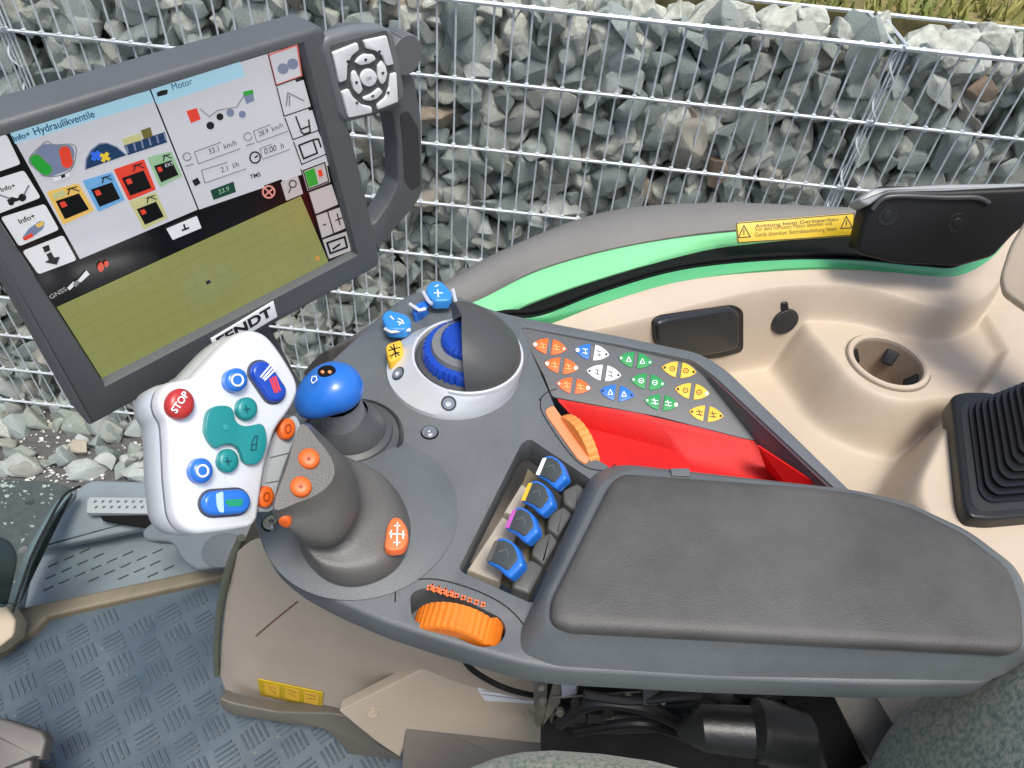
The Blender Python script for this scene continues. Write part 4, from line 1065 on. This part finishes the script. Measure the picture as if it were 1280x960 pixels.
for x, y, h in ((498, 467, .012), (561, 504, .012)):
    e_ = surf(RT, x, y, .0005)
    lathe('ring_screw', e_, [(.006, -.004), (.006, .001), (.0032, .001), (.003, -.001), (0, -.001)], metal, dl, n=20)
    lathe('screw_recess', e_, [(.0078, -.006), (.0078, .0002), (.006, .0002)], mat('recess_grey', rgb(60, 62, 64), .5), dl, n=20)
def tabkey(name, px, m, h, sym):
    o_ = slab(name, DFm, px, h-.012, h, m, dl, .003, r=6); lines('key_symbol', DFm, sym, .0014, h+.0004, white if m is not yellow else ink, o_); return o_
tabkey('blue_key', [(476, 394), (484, 386), (508, 392), (516, 402), (508, 412), (484, 411)], blue_l, .022, [[(488, 395), (492, 399)], [(498, 398), (504, 401), (499, 406)], [(497, 402), (505, 404)]])
tabkey('blue_key', [(531, 362), (537, 351), (552, 350), (566, 366), (563, 375), (541, 376)], blue_l, .022, [[(544, 358), (548, 356)], [(547, 362), (548, 371)], [(543, 366), (553, 366)]])
tabkey('blue_key', [(514, 384), (522, 377), (532, 374), (538, 381), (526, 390), (518, 394)], blue, .012, [])
tabkey('yellow_key', [(481, 430), (502, 423), (505, 443), (486, 453)], yellow, .021, [[(486, 438), (500, 434)], [(492, 430), (495, 446)], [(487, 445), (499, 440)], [(488, 433), (499, 444)]])
for q in ([(481, 411), (489, 415), (513, 412)], [(529, 365), (536, 377), (540, 380)], [(566, 362), (570, 378)], [(512, 380), (524, 388), (532, 386)]):
    tube('key_bezel', [DFm.hit(x, y, .018) for x, y in q], .0022, ringm, dl, 6)
for x, y in ((536, 388), (564, 384)):
    v, f = g_tube([DFm.hit(x, y, .028), DFm.hit(x, y-5, .031)], [.003, .0005], 8); mk('pointer', v, f, black, dl)

# ================================================================== MULTIFUNCTION JOYSTICK
js = thing('joystick', 'large multifunction joystick with silver head and grey grip', 'joystick', Fr(CF.hit(452, 640, .012), CF.n, (1, 0, 0)))
R0 = [(376, 531, .125), (398, 551, .12), (415, 575, .115), (417, 596, .11), (401, 615, .106), (372, 628, .106), (343, 635, .11), (358, 585, .12)]
R1 = [(380, 530, .117), (405, 551, .11), (425, 578, .104), (429, 604, .098), (411, 629, .094), (375, 643, .092), (342, 646, .096), (352, 590, .108)]
R2 = [(392, 545, .095), (421, 562, .085), (440, 592, .078), (446, 632, .07), (429, 666, .066), (402, 679, .066), (370, 666, .07), (360, 600, .085)]
R3 = [(400, 560, .06), (433, 573, .055), (449, 602, .046), (453, 640, .040), (434, 674, .037), (405, 686, .037), (373, 672, .044), (366, 610, .055)]
R4 = [(402, 575, .045), (448, 577, .042), (482, 602, .033), (497, 650, .029), (478, 697, .027), (434, 712, .027), (390, 696, .032), (376, 630, .04)]
R5 = [(402, 600, .014), (450, 584, .013), (492, 608, .012), (513, 657, .012), (498, 706, .011), (450, 730, .011), (402, 720, .011), (374, 672, .012)]
R6 = [(404, 604, .002), (450, 588, .002), (490, 611, .002), (510, 659, .002), (495, 710, .002), (450, 733, .002), (404, 722, .002), (378, 676, .002)]
def ring3(R_): return [Vector(p) for p in crom([tuple(CF.hit(x, y, h)) for x, y, h in R_], 8)]
RR = [ring3(r_) for r_ in (R6, R5, R4, R3, R2, R1, R0)]
# smooth along the height
dense = []
for i in range(len(RR[0])):
    dense.append(crom([tuple(r_[i]) for r_ in RR[:-1]], 5, False)+[tuple(RR[-2][i].lerp(RR[-1][i], .7)), tuple(RR[-1][i])])
rings = [[dense[i][j] for i in range(len(dense))] for j in range(len(dense[0]))]
v, f = loft(rings); mk('grip', v, f, grey_w, js, sharp=45)
GT = Fr(CF.hit(380, 590, .113), (ring3(R0)[8]-ring3(R0)[40]).cross(ring3(R0)[24]-ring3(R0)[40])*(-1), CX)
if GT.n.z < 0: GT = Fr(GT.o, -GT.n, CX)
for x, y in ((386, 573), (376, 608)):
    b_ = button('orange_button', GT, circ(x, y, 13.5, 12.5), -.004, .004, .003, orange, js)
    lines('button_mark', GT, [[(x-2, y), (x+2, y)], [(x, y-2), (x, y+2)]], .001, .0078, mat('orange_dark', rgb(150, 56, 14), .5), b_)
slab('grip_label', CF, fil([(484, 656), (490, 646), (500, 646), (509, 658), (511, 672), (505, 686), (488, 688), (480, 684)], 8), .028, .0365, orange_l, js, .002)
lines('label_mark', CF, [[(487, 667), (506, 668)], [(497, 653), (496, 682)], [(489, 663), (489, 672)], [(504, 663), (504, 673)], [(493, 657), (500, 657)], [(492, 678), (500, 678)]], .001, .0372, white, js)
v, f = g_box(CF.hit(356, 653, .085), CX*.007, CU*.004, CF_*.006); 
button('side_button', Fr(CF.hit(356, 652, .086), CU*-.5-CF_*.5), circ(356, 652, 9, 6, .5), -.003, .003, .002, orange, js)
# head
hd0 = ray(268, 545)*(5.75e-4)
toc = -hd0.normalized()
HN = toc*.8+CX*.52+CU*.10
HF = Fr(hd0, HN)
face = [(316, 411), (333, 417), (346, 432), (360, 453), (372, 475), (374, 490), (366, 509), (345, 537), (334, 575), (327, 619), (323, 650), (315, 659), (280, 665), (245, 669), (228, 661), (219, 645), (214, 600), (212, 550), (210, 527), (203, 517), (199, 503), (203, 487), (213, 478), (228, 474), (243, 472), (263, 450), (283, 428), (300, 415)]
fuv = [HF.uv(x, y) for x, y in fil(face, 10, 3)]
rings = []
for ins, h in ((.004, -.052), (.0, -.046), (-.001, -.030), (.0006, -.0195), (.0012, -.0188), (.0006, -.018), (-.0005, -.012), (.0, -.0045), (.0009, -.0018), (.0022, -.0005), (.0040, 0)):
    rings.append([HF.P(a_, b_, h) for a_, b_ in (inset(fuv, ins) if ins else fuv)])
v, f = loft(rings[:7]); mk('head_back', v, f, silver_d, js, sharp=50)
v, f = loft([[p for p in rings[5]]]+rings[6:]); mk('head_shell', v, f, silver, js, sharp=50)
def ring_mark(x, y, r_, h, m, par): 
    c_ = circ(x, y, r_, r_*1.02, n=16); return lines('ring_mark', HF, [c_+[c_[0]]], .0013, h, m, par)
for nm, px, m, h, d_ in (('stop_button', circ(225, 505, 17.5, 19.5), red, .004, .005), ('blue_button', circ(295, 475, 14, 15), blue, .006, .004), ('blue_button', circ(251.5, 588.5, 14, 16), blue, .006, .004),
                     ('teal_button', circ(308.5, 511, 13, 14.5), teal, .004, .003), ('teal_button', circ(285, 576, 12.8, 15), teal, .004, .003)):
    b_ = button(nm, HF, px, -.001, h, d_, m, js)
    cx_ = sum(p[0] for p in px)/len(px); cy_ = sum(p[1] for p in px)/len(px)
    if nm == 'stop_button': text('lettering', 'STOP', HF, (220.5, 517), (236.5, 493), h+d_+.0004, white, b_, bold=.02)
    elif nm == 'blue_button': ring_mark(cx_+2, cy_, 7, h+d_+.0004, white, b_)
    else: lines('button_mark', HF, [[(cx_-1, cy_-4), (cx_+1, cy_+5)], [(cx_-3, cy_+1), (cx_+4, cy_)]], .0009, h+d_+.0004, teal_d, b_)
def rocker(px, m): 
    uv = [HF.uv(x, y, .006) for x, y in px]
    slabuv('rocker_socket', HF, inset(uv, -.0016), -.001, .0012, mat('socket_shadow', rgb(60, 66, 80), .5), js, .0004)
    v, f = g_slab(HF, uv, -.001, .0065, .003); return mk('rocker_button', v, f, m, js)
def capsule(x0, y0, x1, y1, r_, n=10):
    a = math.atan2(y1-y0, x1-x0); o_ = []
    for i in range(n+1): t = a+PI/2+PI*i/n; o_.append((x0+r_*math.cos(t), y0+r_*math.sin(t)))
    for i in range(n+1): t = a-PI/2+PI*i/n; o_.append((x1+r_*math.cos(t), y1+r_*math.sin(t)))
    return o_
b_ = rocker(capsule(329, 464, 346, 489, 13.2), blue_d)
lines('arrow_mark', HF, [[(326, 471), (342, 452)], [(329, 473), (344, 456)], [(331, 475), (346, 460)]], .0012, .0069, white, b_)
lines('red_mark', HF, [[(341, 472), (347, 490)], [(344, 471), (350, 488)], [(338, 474), (344, 490)]], .0016, .0069, mat('red_print', rgb(214, 60, 66), .5), b_)
b_ = rocker(capsule(270, 629, 299, 627, 15.5), blue)
patch('white_mark', HF, [(270, 617), (279, 614), (280, 641), (274, 640), (271, 632)], .0069, mat('pale_blue_print', rgb(170, 200, 240), .5), b_, r=2)
lines('green_mark', HF, [[(283, 626), (303, 625)], [(283, 629), (303, 628)], [(286, 632), (301, 631)]], .0014, .0069, mat('green_mark', rgb(20, 150, 90), .5), b_)
tp = [(258, 522), (261, 513), (270, 507), (284, 507), (290, 510), (293, 517), (293, 524), (299, 531), (308, 533), (318, 531), (327, 529), (332, 536), (334, 553), (329, 571), (322, 580), (311, 581), (305, 577), (302, 566), (297, 558), (286, 554), (276, 557), (270, 561), (262, 552), (256, 538)]
uv = [HF.uv(x, y, .005) for x, y in fil(tp, 6, 3)]
v, f = g_slab(HF, uv, -.001, .0055, .0009); b_ = mk('thumb_paddle', v, f, teal, js)
lines('paddle_mark', HF, [[(315, 553), (319, 545), (322, 545), (320, 562), (314, 563), (315, 553)], [(316, 556), (321, 555)]], .0009, .0059, teal_d, b_)
slab('paddle_dot', HF, circ(283, 534, 4, n=14), .0052, .0060, mat('teal_light', rgb(40, 142, 142), .4), b_, .0003)
# side strip between head and grip with two more orange buttons
SSF = Fr(HF.P(*HF.uv(345, 590), -.012), HN*.8+CX*.1, CX)
slab('side_strip', SSF, [(333, 560), (352, 527), (370, 518), (378, 532), (366, 566), (347, 632), (340, 640), (322, 640)], -.02, 0, translu, js, .002, r=5)
lines('strip_joint', SSF, [[(338, 572), (362, 566)], [(332, 604), (354, 600)]], .0008, .0004, inkg, js)
for x, y in ((359.5, 536), (332.5, 621)):
    b_ = button('orange_button', SSF, circ(x, y, 9.5, 13.5, .12), -.001, .005, .002, orange, js)
    c_ = circ(x+1, y, 3.5, 5.5, .12, 12); lines('button_mark', SSF, [c_+[c_[0]]], .0008, .0075, MATS['orange_dark'], b_)

# ================================================================== TERMINAL
um = Vector((.63, .7757, .036)).normalized(); sc = 1.15
MO = Vector((-.2221, .4064, -.2812))*sc
MN = um.cross(Vector((0, 0, 1)))
if MN.dot(-MO) < 0: MN = -MN
TF_ = Fr(MO, MN, um)
tm = thing('display_terminal', 'large grey display terminal showing hydraulic valve menus and an olive map', 'screen', TF_, o=TF_.P(0, -.13, -.02))
outer = [(108, 529), (473, 328), (447, 215), (407, 60), (399, 28), (-95, 174), (-60, 260)]
inner = [(128, 476), (441, 315), (372, 52), (-58, 185)]
ou = [TF_.uv(*p) for p in fil(outer[:5]+[(-95, 174)], [5, 12, 1, 1, 12, 12])]
iu = [TF_.uv(*p) for p in inner]
bz = mk('bezel', *g_slab(TF_, ou, -.026, .006, .004), bezel, tm)
cut(bz, [loft([[TF_.P(a_, b_, -.004) for a_, b_ in iu], [TF_.P(a_*1.004, b_*1.004, .003) for a_, b_ in iu], [TF_.P(a_*1.03, b_*1.03, .012) for a_, b_ in iu]])], 0)
scr = slab('screen', TF_, inner, -.006, -.0035, sc_black, tm, 0)
SH = -.003
def sp(name, px, m, r=0, lv=0): return patch(name, TF_, px, SH+lv*.0003, m, scr, r=r, t=.0002)
def sl(name, lst, wd, m, lv=3): return lines(name, TF_, lst, wd, SH+lv*.0003, m, scr)
def stx(s, p0, p1, m, ht=1, lv=3, bold=0): return text('lettering', s, TF_, p0, p1, SH+lv*.0003, m, scr, ht=ht, bold=bold)
# big areas
sp('menu_panel', [(11, 163), (187, 113), (247, 262), (100, 324)], sc_grey)
sp('menu_panel', [(189, 112), (352, 62), (416, 205), (249, 262)], sc_grey)
sp('header_band', [(11, 163), (187, 113), (193, 127), (19, 180)], sc_cyan, lv=1)
sp('header_band', [(189, 112), (300, 77), (307, 95), (196, 131)], sc_cyan, lv=1)
sp('map_area', [(71, 384), (376, 245), (411, 328), (128, 474)], sc_olive)
gl = []
def bil(Q, a, b):
    (x0, y0), (x1, y1), (x2, y2), (x3, y3) = Q
    return (x0*(1-a)*(1-b)+x1*a*(1-b)+x2*a*b+x3*(1-a)*b, y0*(1-a)*(1-b)+y1*a*(1-b)+y2*a*b+y3*(1-a)*b)
MQ = [(71, 384), (376, 245), (411, 328), (128, 474)]
for i in range(1, 14): gl.append([bil(MQ, i/14, .01), bil(MQ, i/14, .99)])
for i in range(1, 6): gl.append([bil(MQ, .01, i/6), bil(MQ, .99, i/6)])
sl('map_grid', gl, .00045, sc_olive2, 1)
sp('map_marker', [(257, 352), (262, 350), (264, 353), (259, 356)], sc_ink, lv=2)
# left column of keys
for q in ([(-40, 182), (8, 168), (26, 205), (-40, 228)], [(-40, 235), (30, 213), (51, 247), (-30, 278)], [(1, 272), (56, 255), (74, 287), (24, 308)], [(28, 314), (79, 294), (96, 325), (48, 343)]):
    sp('menu_key', q, sc_white, r=4)
stx('Info+', (2, 240), (20, 234), sc_ink, bold=.02); stx('Info+', (25, 280), (45, 272), sc_ink, bold=.02)
sp('tractor_icon', [(8, 251), (14, 246), (22, 248), (30, 243), (32, 248), (14, 254)], sc_ink, r=2, lv=2); sp('tractor_icon', circ(14, 253, 4, n=10), sc_ink, lv=3); sp('tractor_icon', circ(28, 247, 5, n=10), sc_ink, lv=3)
sl('tractor_icon', [[(0, 244), (12, 248)], [(30, 244), (36, 232)]], .001, sc_line)
sp('terminal_icon', [(28, 297), (36, 286), (50, 276), (56, 277), (54, 286), (40, 297), (30, 301)], sc_slate, r=2, lv=2); sp('terminal_icon', [(28, 298), (40, 291), (42, 296), (31, 301)], sc_red, r=1, lv=3); sp('terminal_icon', [(44, 281), (54, 276), (55, 281), (48, 285)], sc_yel, r=1, lv=3)
sp('arrow_icon', [(53, 309), (61, 306), (63, 313), (56, 316)], sc_ink, lv=2); sp('arrow_icon', [(58, 318), (64, 315), (68, 322), (75, 321), (71, 331), (56, 328), (61, 325)], sc_ink, lv=2)
# title lines
stx('Info+', (18, 177), (39, 170), sc_txt, bold=.02); stx('Hydraulikventile', (44, 169), (119, 146), sc_txt, ht=1.15, bold=.012)
stx('Motor', (216, 113), (241, 105), sc_txt, ht=1.1)
sp('tractor_icon', [(196, 116), (202, 113), (210, 112), (209, 118), (197, 121)], sc_ink, r=1, lv=3)
# hydraulic picture
sp('joystick_icon', [(37, 199), (52, 182), (60, 179), (68, 182), (90, 181), (94, 192), (88, 212), (66, 220), (56, 222)], sc_slate, r=6, lv=2)
sp('green_mark', capsule(45, 201, 57, 212, 7.5), sc_green, lv=3); sp('red_mark', capsule(81, 190, 84, 203, 7), sc_red, lv=3)
sp('label_chip', [(66, 221), (86, 215), (88, 220), (68, 227)], sc_white, lv=3); sp('label_chip', [(76, 219), (81, 217), (82, 221), (77, 223)], sc_ink, lv=4)
ji = crom([(37, 199), (52, 182), (60, 177), (68, 181), (92, 181), (95, 194), (88, 213), (66, 221), (50, 216)], 4)
sl('icon_outline', [ji+[ji[0]], capsule(45, 201, 57, 212, 8.5), capsule(81, 190, 84, 203, 8)], .0006, sc_line, 4)
fan = [(107, 212)]+[(158-51*math.cos(t*PI/16)*.98-1+0*t, 0) for t in range(0)]
fan = [(107, 212), (108, 199), (114, 188), (124, 180), (134, 179), (146, 184), (158, 194)]
sp('lever_icon', fan, sc_navy, lv=2)
sl('plus_mark', [[(116, 192), (124, 198)], [(117, 199), (123, 191)]], .0028, screen_mat('bright_blue', rgb(60, 110, 230)), 3); sl('plus_mark', [[(127, 194), (136, 199)], [(129, 201), (134, 192)]], .0024, screen_mat('bright_yellow', rgb(230, 200, 60)), 3)
sp('valve_block', [(155, 182), (206, 165), (209, 178), (160, 194)], sc_navy, lv=2); sp('valve_block', [(152, 174), (176, 166), (178, 175), (156, 182)], sc_kh, lv=2); sp('valve_block', [(176, 163), (188, 159), (191, 170), (180, 174)], screen_mat('olive_dark', rgb(110, 104, 56)), lv=3)
sl('block_ribs', [[(158+i*9.5, 183-i*3.2), (160+i*9.5, 191-i*3.2)] for i in range(6)], .0012, sc_slate, 4)
sl('icon_outline', [[(107, 212), (108, 199), (114, 188), (124, 180), (134, 179), (146, 184), (158, 194)]], .0008, sc_slate, 4)
for k_, (q, m_) in enumerate((([(58, 240), (98, 229), (118, 263), (79, 281)], sc_yel), ([(103, 226), (140, 215), (156, 250), (123, 265)], sc_blue), ([(142, 212), (180, 199), (195, 237), (161, 251)], sc_red), ([(184, 197), (214, 189), (228, 220), (200, 234)], sc_lgreen), ([(161, 252), (195, 240), (210, 272), (180, 287)], sc_kh))):
    sp('valve_tile', q, m_, r=2, lv=2)
    c_ = [bil(q, .12, .32), bil(q, .86, .32), bil(q, .88, .9), bil(q, .12, .88)]
    sp('valve_window', c_, sc_black, lv=3); sp('valve_lamp', [bil(q, .2, .4), bil(q, .36, .4), bil(q, .38, .56), bil(q, .2, .56)], sc_red, r=1, lv=4)
    sp('valve_symbol', [bil(q, .1, .1), bil(q, .5, .08), bil(q, .52, .25), bil(q, .12, .27)], m_ if k_ else sc_kh, lv=3); sl('valve_symbol', [[bil(q, .55, .25), bil(q, .7, .08), bil(q, .9, .25)], [bil(q, .6, .1), bil(q, .9, .1)]], .0007, sc_ink, 4)
stx('EXT', (207, 209), (217, 206), sc_white, lv=5)
# right hand data panel
sp('machine_icon', [(233, 139), (246, 135), (251, 149), (239, 154)], sc_red, lv=2); sp('machine_icon', circ(263, 157, 5, n=10), sc_ink, lv=2)
sp('machine_icon', circ(275, 146, 4.5, n=10), sc_ink, lv=2); sp('machine_icon', circ(288, 141, 5, n=12), sc_slate, lv=2); sp('machine_icon', circ(303, 143, 4.5, n=12), sc_slate, lv=2); sl('machine_icon', [[(250, 136), (262, 146), (272, 138), (296, 134), (306, 118)]], .0007, sc_line)
sp('field_icon', [(304, 117), (316, 113), (318, 126), (308, 130)], sc_slate, lv=2); sp('field_icon', [(304, 115), (316, 112), (317, 117), (305, 120)], sc_green, lv=3)
stx('33.1  km/h', (262, 193), (296, 181), sc_ink, ht=1.1); stx('28.9  km/h', (324, 171), (354, 159), sc_ink, ht=1.1)
stx('2.1  l/h', (277, 216), (299, 208), sc_ink, ht=1.1); stx('0.00  h', (331, 193), (355, 185), sc_ink, ht=1.1); stx('TMS', (313, 224), (326, 220), sc_ink, bold=.02)
sl('field_frame', [[(248, 204), (243, 190), (276, 178)], [(256, 228), (252, 213), (284, 203)], [(321, 177), (317, 164), (338, 156)], [(328, 198), (325, 186), (340, 180)], [(248, 205), (300, 186)], [(256, 229), (308, 211)], [(322, 178), (360, 164)], [(329, 199), (362, 187)]], .0007, sc_line)
sl('dial_icon', [circ(319, 197, 6.5, 7, n=14)+[circ(319, 197, 6.5, 7, n=14)[0]], [(319, 197), (322, 195)]], .0012, sc_ink); sl('speed_icon', [circ(234, 196, 5, n=10), circ(310, 171, 5, n=10), [(232, 208), (242, 205)], [(308, 182), (318, 179)]], .0008, sc_line)
sp('fuel_icon', [(240, 226), (247, 222), (251, 229), (244, 233)], sc_ink, lv=2)
sp('value_field', [(263, 238), (292, 227), (295, 240), (267, 250)], screen_mat('deep_green', rgb(30, 70, 56)), lv=2); stx('33.9', (274, 243), (287, 238), sc_lgreen)
sp('grey_strip', [(330, 232), (352, 224), (362, 250), (340, 258)], sc_black, lv=1)
sl('no_entry_icon', [circ(336, 240, 7.5, n=14)+[circ(336, 240, 7.5, n=14)[0]], [(331, 235), (341, 245)], [(331, 245), (341, 236)]], .0013, screen_mat('pink', rgb(226, 150, 140)))
sp('info_key', [(208, 286), (246, 270), (252, 285), (216, 300)], sc_white, r=1, lv=2); sl('info_key_mark', [[(230, 281), (232, 287)], [(228, 288), (236, 285)]], .0014, sc_ink, 4)
sp('zoom_key', [(351, 228), (372, 219), (379, 242), (358, 251)], sc_dim, r=1, lv=2); sl('zoom_mark', [circ(366, 230, 4.5, n=10)+[circ(366, 230, 4.5, n=10)[0]], [(364, 234), (361, 241)]], .0009, sc_ink, 4)
stx('GNSS', (64, 374), (84, 363), sc_dim); sp('satellite_icon', [(84, 360), (92, 352), (95, 355), (87, 363)], sc_white, lv=2); sp('satellite_icon', [(97, 351), (108, 338), (112, 343), (101, 353)], sc_white, lv=2); sp('satellite_icon', [(91, 356), (96, 350), (100, 353), (95, 359)], sc_line, lv=3)
sp('warning_dot', circ(126, 334, 4, 6, n=12), screen_mat('red_orange', rgb(214, 60, 20)), lv=2); sp('warning_dot', circ(133, 330, 3, 4, n=12), MATS['screen_red_orange'], lv=2)
# right column
rc = [[(335, 68), (372, 55), (378, 96), (345, 108)], [(346, 110), (380, 98), (390, 134), (355, 146)], [(356, 148), (391, 136), (399, 163), (366, 175)], [(367, 178), (399, 166), (408, 193), (377, 206)], [(376, 212), (408, 200), (414, 228), (384, 240)], [(385, 240), (415, 229), (424, 256), (394, 269)], [(394, 269), (425, 258), (433, 286), (402, 299)], [(402, 299), (434, 288), (440, 314), (411, 325)]]
for i, q in enumerate(rc): sp('side_key', [bil(q, .03, .04), bil(q, .97, .04), bil(q, .97, .96), bil(q, .03, .96)], sc_dim if i > 3 else sc_grey, r=1, lv=2)
sl('side_frame', [[bil(rc[0], .02, .03), bil(rc[0], .98, .03), bil(rc[0], .98, .97), bil(rc[0], .02, .97), bil(rc[0], .02, .03)]], .0012, screen_mat('rose', rgb(220, 120, 110)), 4)
sp('vehicle_icon', circ(354, 86, 7, n=12), sc_slate, lv=4); sp('vehicle_icon', circ(366, 80, 7, n=12), sc_slate, lv=4); sl('road_icon', [[(358, 132), (360, 116), (380, 126)], [(362, 132), (362, 120)]], .0012, sc_line, 4)
sl('seat_icon', [[(370, 146), (376, 162), (386, 158)], [(376, 164), (380, 168), (388, 165), (386, 150)]], .0014, sc_ink, 4)
sl('key_separator', [[bil(q, .02, .99), bil(q, .98, .99)] for q in rc[:7]]+[[bil(q, .01, .0), bil(q, .01, 1)] for q in rc], .0009, sc_ink, 5)
q = rc[3]; sl('display_icon', [[bil(q, .15, .2), bil(q, .7, .2), bil(q, .7, .8), bil(q, .15, .8), bil(q, .15, .2)], [bil(q, .75, .2), bil(q, .9, .25), bil(q, .9, .6)]], .0016, sc_ink, 4)
q = rc[4]; sp('field_icon', [bil(q, .12, .15), bil(q, .5, .15), bil(q, .5, .85), bil(q, .12, .85)], sc_green, lv=4); sl('field_icon', [[bil(q, .08, .08), bil(q, .92, .08), bil(q, .92, .92), bil(q, .08, .92), bil(q, .08, .08)]], .001, sc_ink, 5); sp('field_icon', [bil(q, .6, .3), bil(q, .75, .3), bil(q, .75, .6), bil(q, .6, .6)], sc_red, lv=4)
q = rc[6]; sl('zoom_mark', [[bil(q, .2, .5), bil(q, .3, .5)], [bil(q, .5, .05), bil(q, .5, .95)], [bil(q, .7, .5), bil(q, .95, .5)], [bil(q, .82, .25), bil(q, .82, .75)]], .0012, sc_ink, 4)
q = rc[7]; sl('cart_icon', [[bil(q, .15, .25), bil(q, .85, .25), bil(q, .85, .75), bil(q, .15, .75), bil(q, .15, .25)], [bil(q, .3, .6), bil(q, .6, .5)]], .0022, sc_ink, 4)
sp('warning_dot', circ(397, 323, 3, n=8), screen_mat('amber', rgb(200, 150, 70)), lv=2)
# maker's plate on the lower rim
pl = slab('maker_plate', TF_, [(264, 424), (342, 377), (347, 396), (270, 442)], .0055, .0072, white, tm, .0003)
text('lettering', 'FENDT', TF_, (274, 433), (341, 393), .0076, ink, pl, ht=.8, bold=.035)
# key pod and carrying handle on its right side
hp = [(412, 60), (440, 38), (486, 38), (503, 80), (519, 100), (527, 150), (529, 238), (520, 256), (478, 304), (474, 318), (458, 284), (470, 278), (486, 254), (498, 228), (497, 180), (490, 138), (455, 148), (432, 152)]
hb = slab('handle_bow', TF_, hp, -.022, -.002, bezel, tm, .002, r=4)
pod = slab('key_pod', TF_, [(403, 62), (407, 47), (445, 36), (480, 33), (492, 40), (502, 84), (508, 120), (500, 132), (445, 152), (432, 154), (424, 146)], -.002, .008, mat('pod_grey', rgb(104, 108, 110), .45), tm, .004, r=9)
patch('pod_face', TF_, [(411, 58), (484, 37), (500, 128), (436, 148)], .0084, mat('pod_face', rgb(76, 79, 81), .5), pod, r=6)
patch('handle_recess', TF_, [(500, 142), (510, 138), (523, 160), (525, 200), (526, 232), (514, 238), (506, 226), (504, 185)], -.0015, mat('recess_dark', rgb(48, 50, 52), .6), hb, r=5)
z4 = lambda L_: [(320+x/4, y/4) for x, y in L_]
keyh = .0105
for q in ([(385, 265), (510, 215), (517, 250), (480, 280), (458, 330), (455, 400), (420, 415)], [(540, 205), (655, 180), (690, 322), (655, 330), (635, 280), (600, 255), (552, 243)], [(430, 460), (466, 446), (485, 485), (530, 525), (580, 535), (582, 565), (465, 590)], [(676, 372), (704, 364), (712, 510), (610, 550), (608, 524), (650, 490), (668, 440)],
          [(498, 315), (515, 290), (545, 272), (590, 275), (602, 298), (570, 318), (525, 328)], [(612, 330), (632, 305), (650, 330), (658, 370), (650, 405), (632, 425), (612, 395)], [(482, 365), (498, 352), (520, 395), (535, 450), (516, 474), (492, 450), (480, 405)], [(538, 490), (580, 472), (620, 440), (636, 462), (605, 495), (570, 505), (542, 502)]):
    b_ = slab('pod_key', TF_, z4(q), .008, keyh, whitep, pod, .0007, r=2)
    b_2 = sum(x for x, y in z4(q))/len(q), sum(y for x, y in z4(q))/len(q)
    lines('key_symbol', TF_, [[(b_2[0]-1.5, b_2[1]), (b_2[0]+1.5, b_2[1]-.5)], [(b_2[0], b_2[1]-1.5), (b_2[0]+.3, b_2[1]+1.8)]], .0009, keyh+.0004, ink, b_)
b_ = slab('pod_key', TF_, circ(461.5, 97.5, 10, 11), .008, keyh, whitep, pod, .0007); text('lettering', 'OK', TF_, (458, 101), (465, 99), keyh+.0004, inkg, b_)
# knurled scroll wheel on the pod's upper right
SWF = Fr(TF_.hit(503, 64, -.006), CX*.8+TF_.n*.15+CU*.1, TF_.y)
vs = []
WC = TF_.hit(498, 64, -.010); wa = TF_.n
WF = Fr(WC, wa, TF_.x)
lathe('scroll_wheel', WF, [(0, -.012), (.0165, -.012), (.0175, -.010), (.0175, .010), (.0165, .012), (0, .012)], mat('wheel_grey', rgb(96, 100, 102), .5), tm, n=120, fn=lambda a, r, h: 1-(.06 if int(a*30/(2*PI)*4) % 4 == 0 else 0))
# support arm from the terminal down to the console
v, f = g_tube([TF_.P(.03, -.06, -.05), TF_.P(.03, -.14, -.07), CF.hit(380, 540, -.03)], [.02, .02, .02], 14); mk('support_arm', v, f, grey_d, tm)
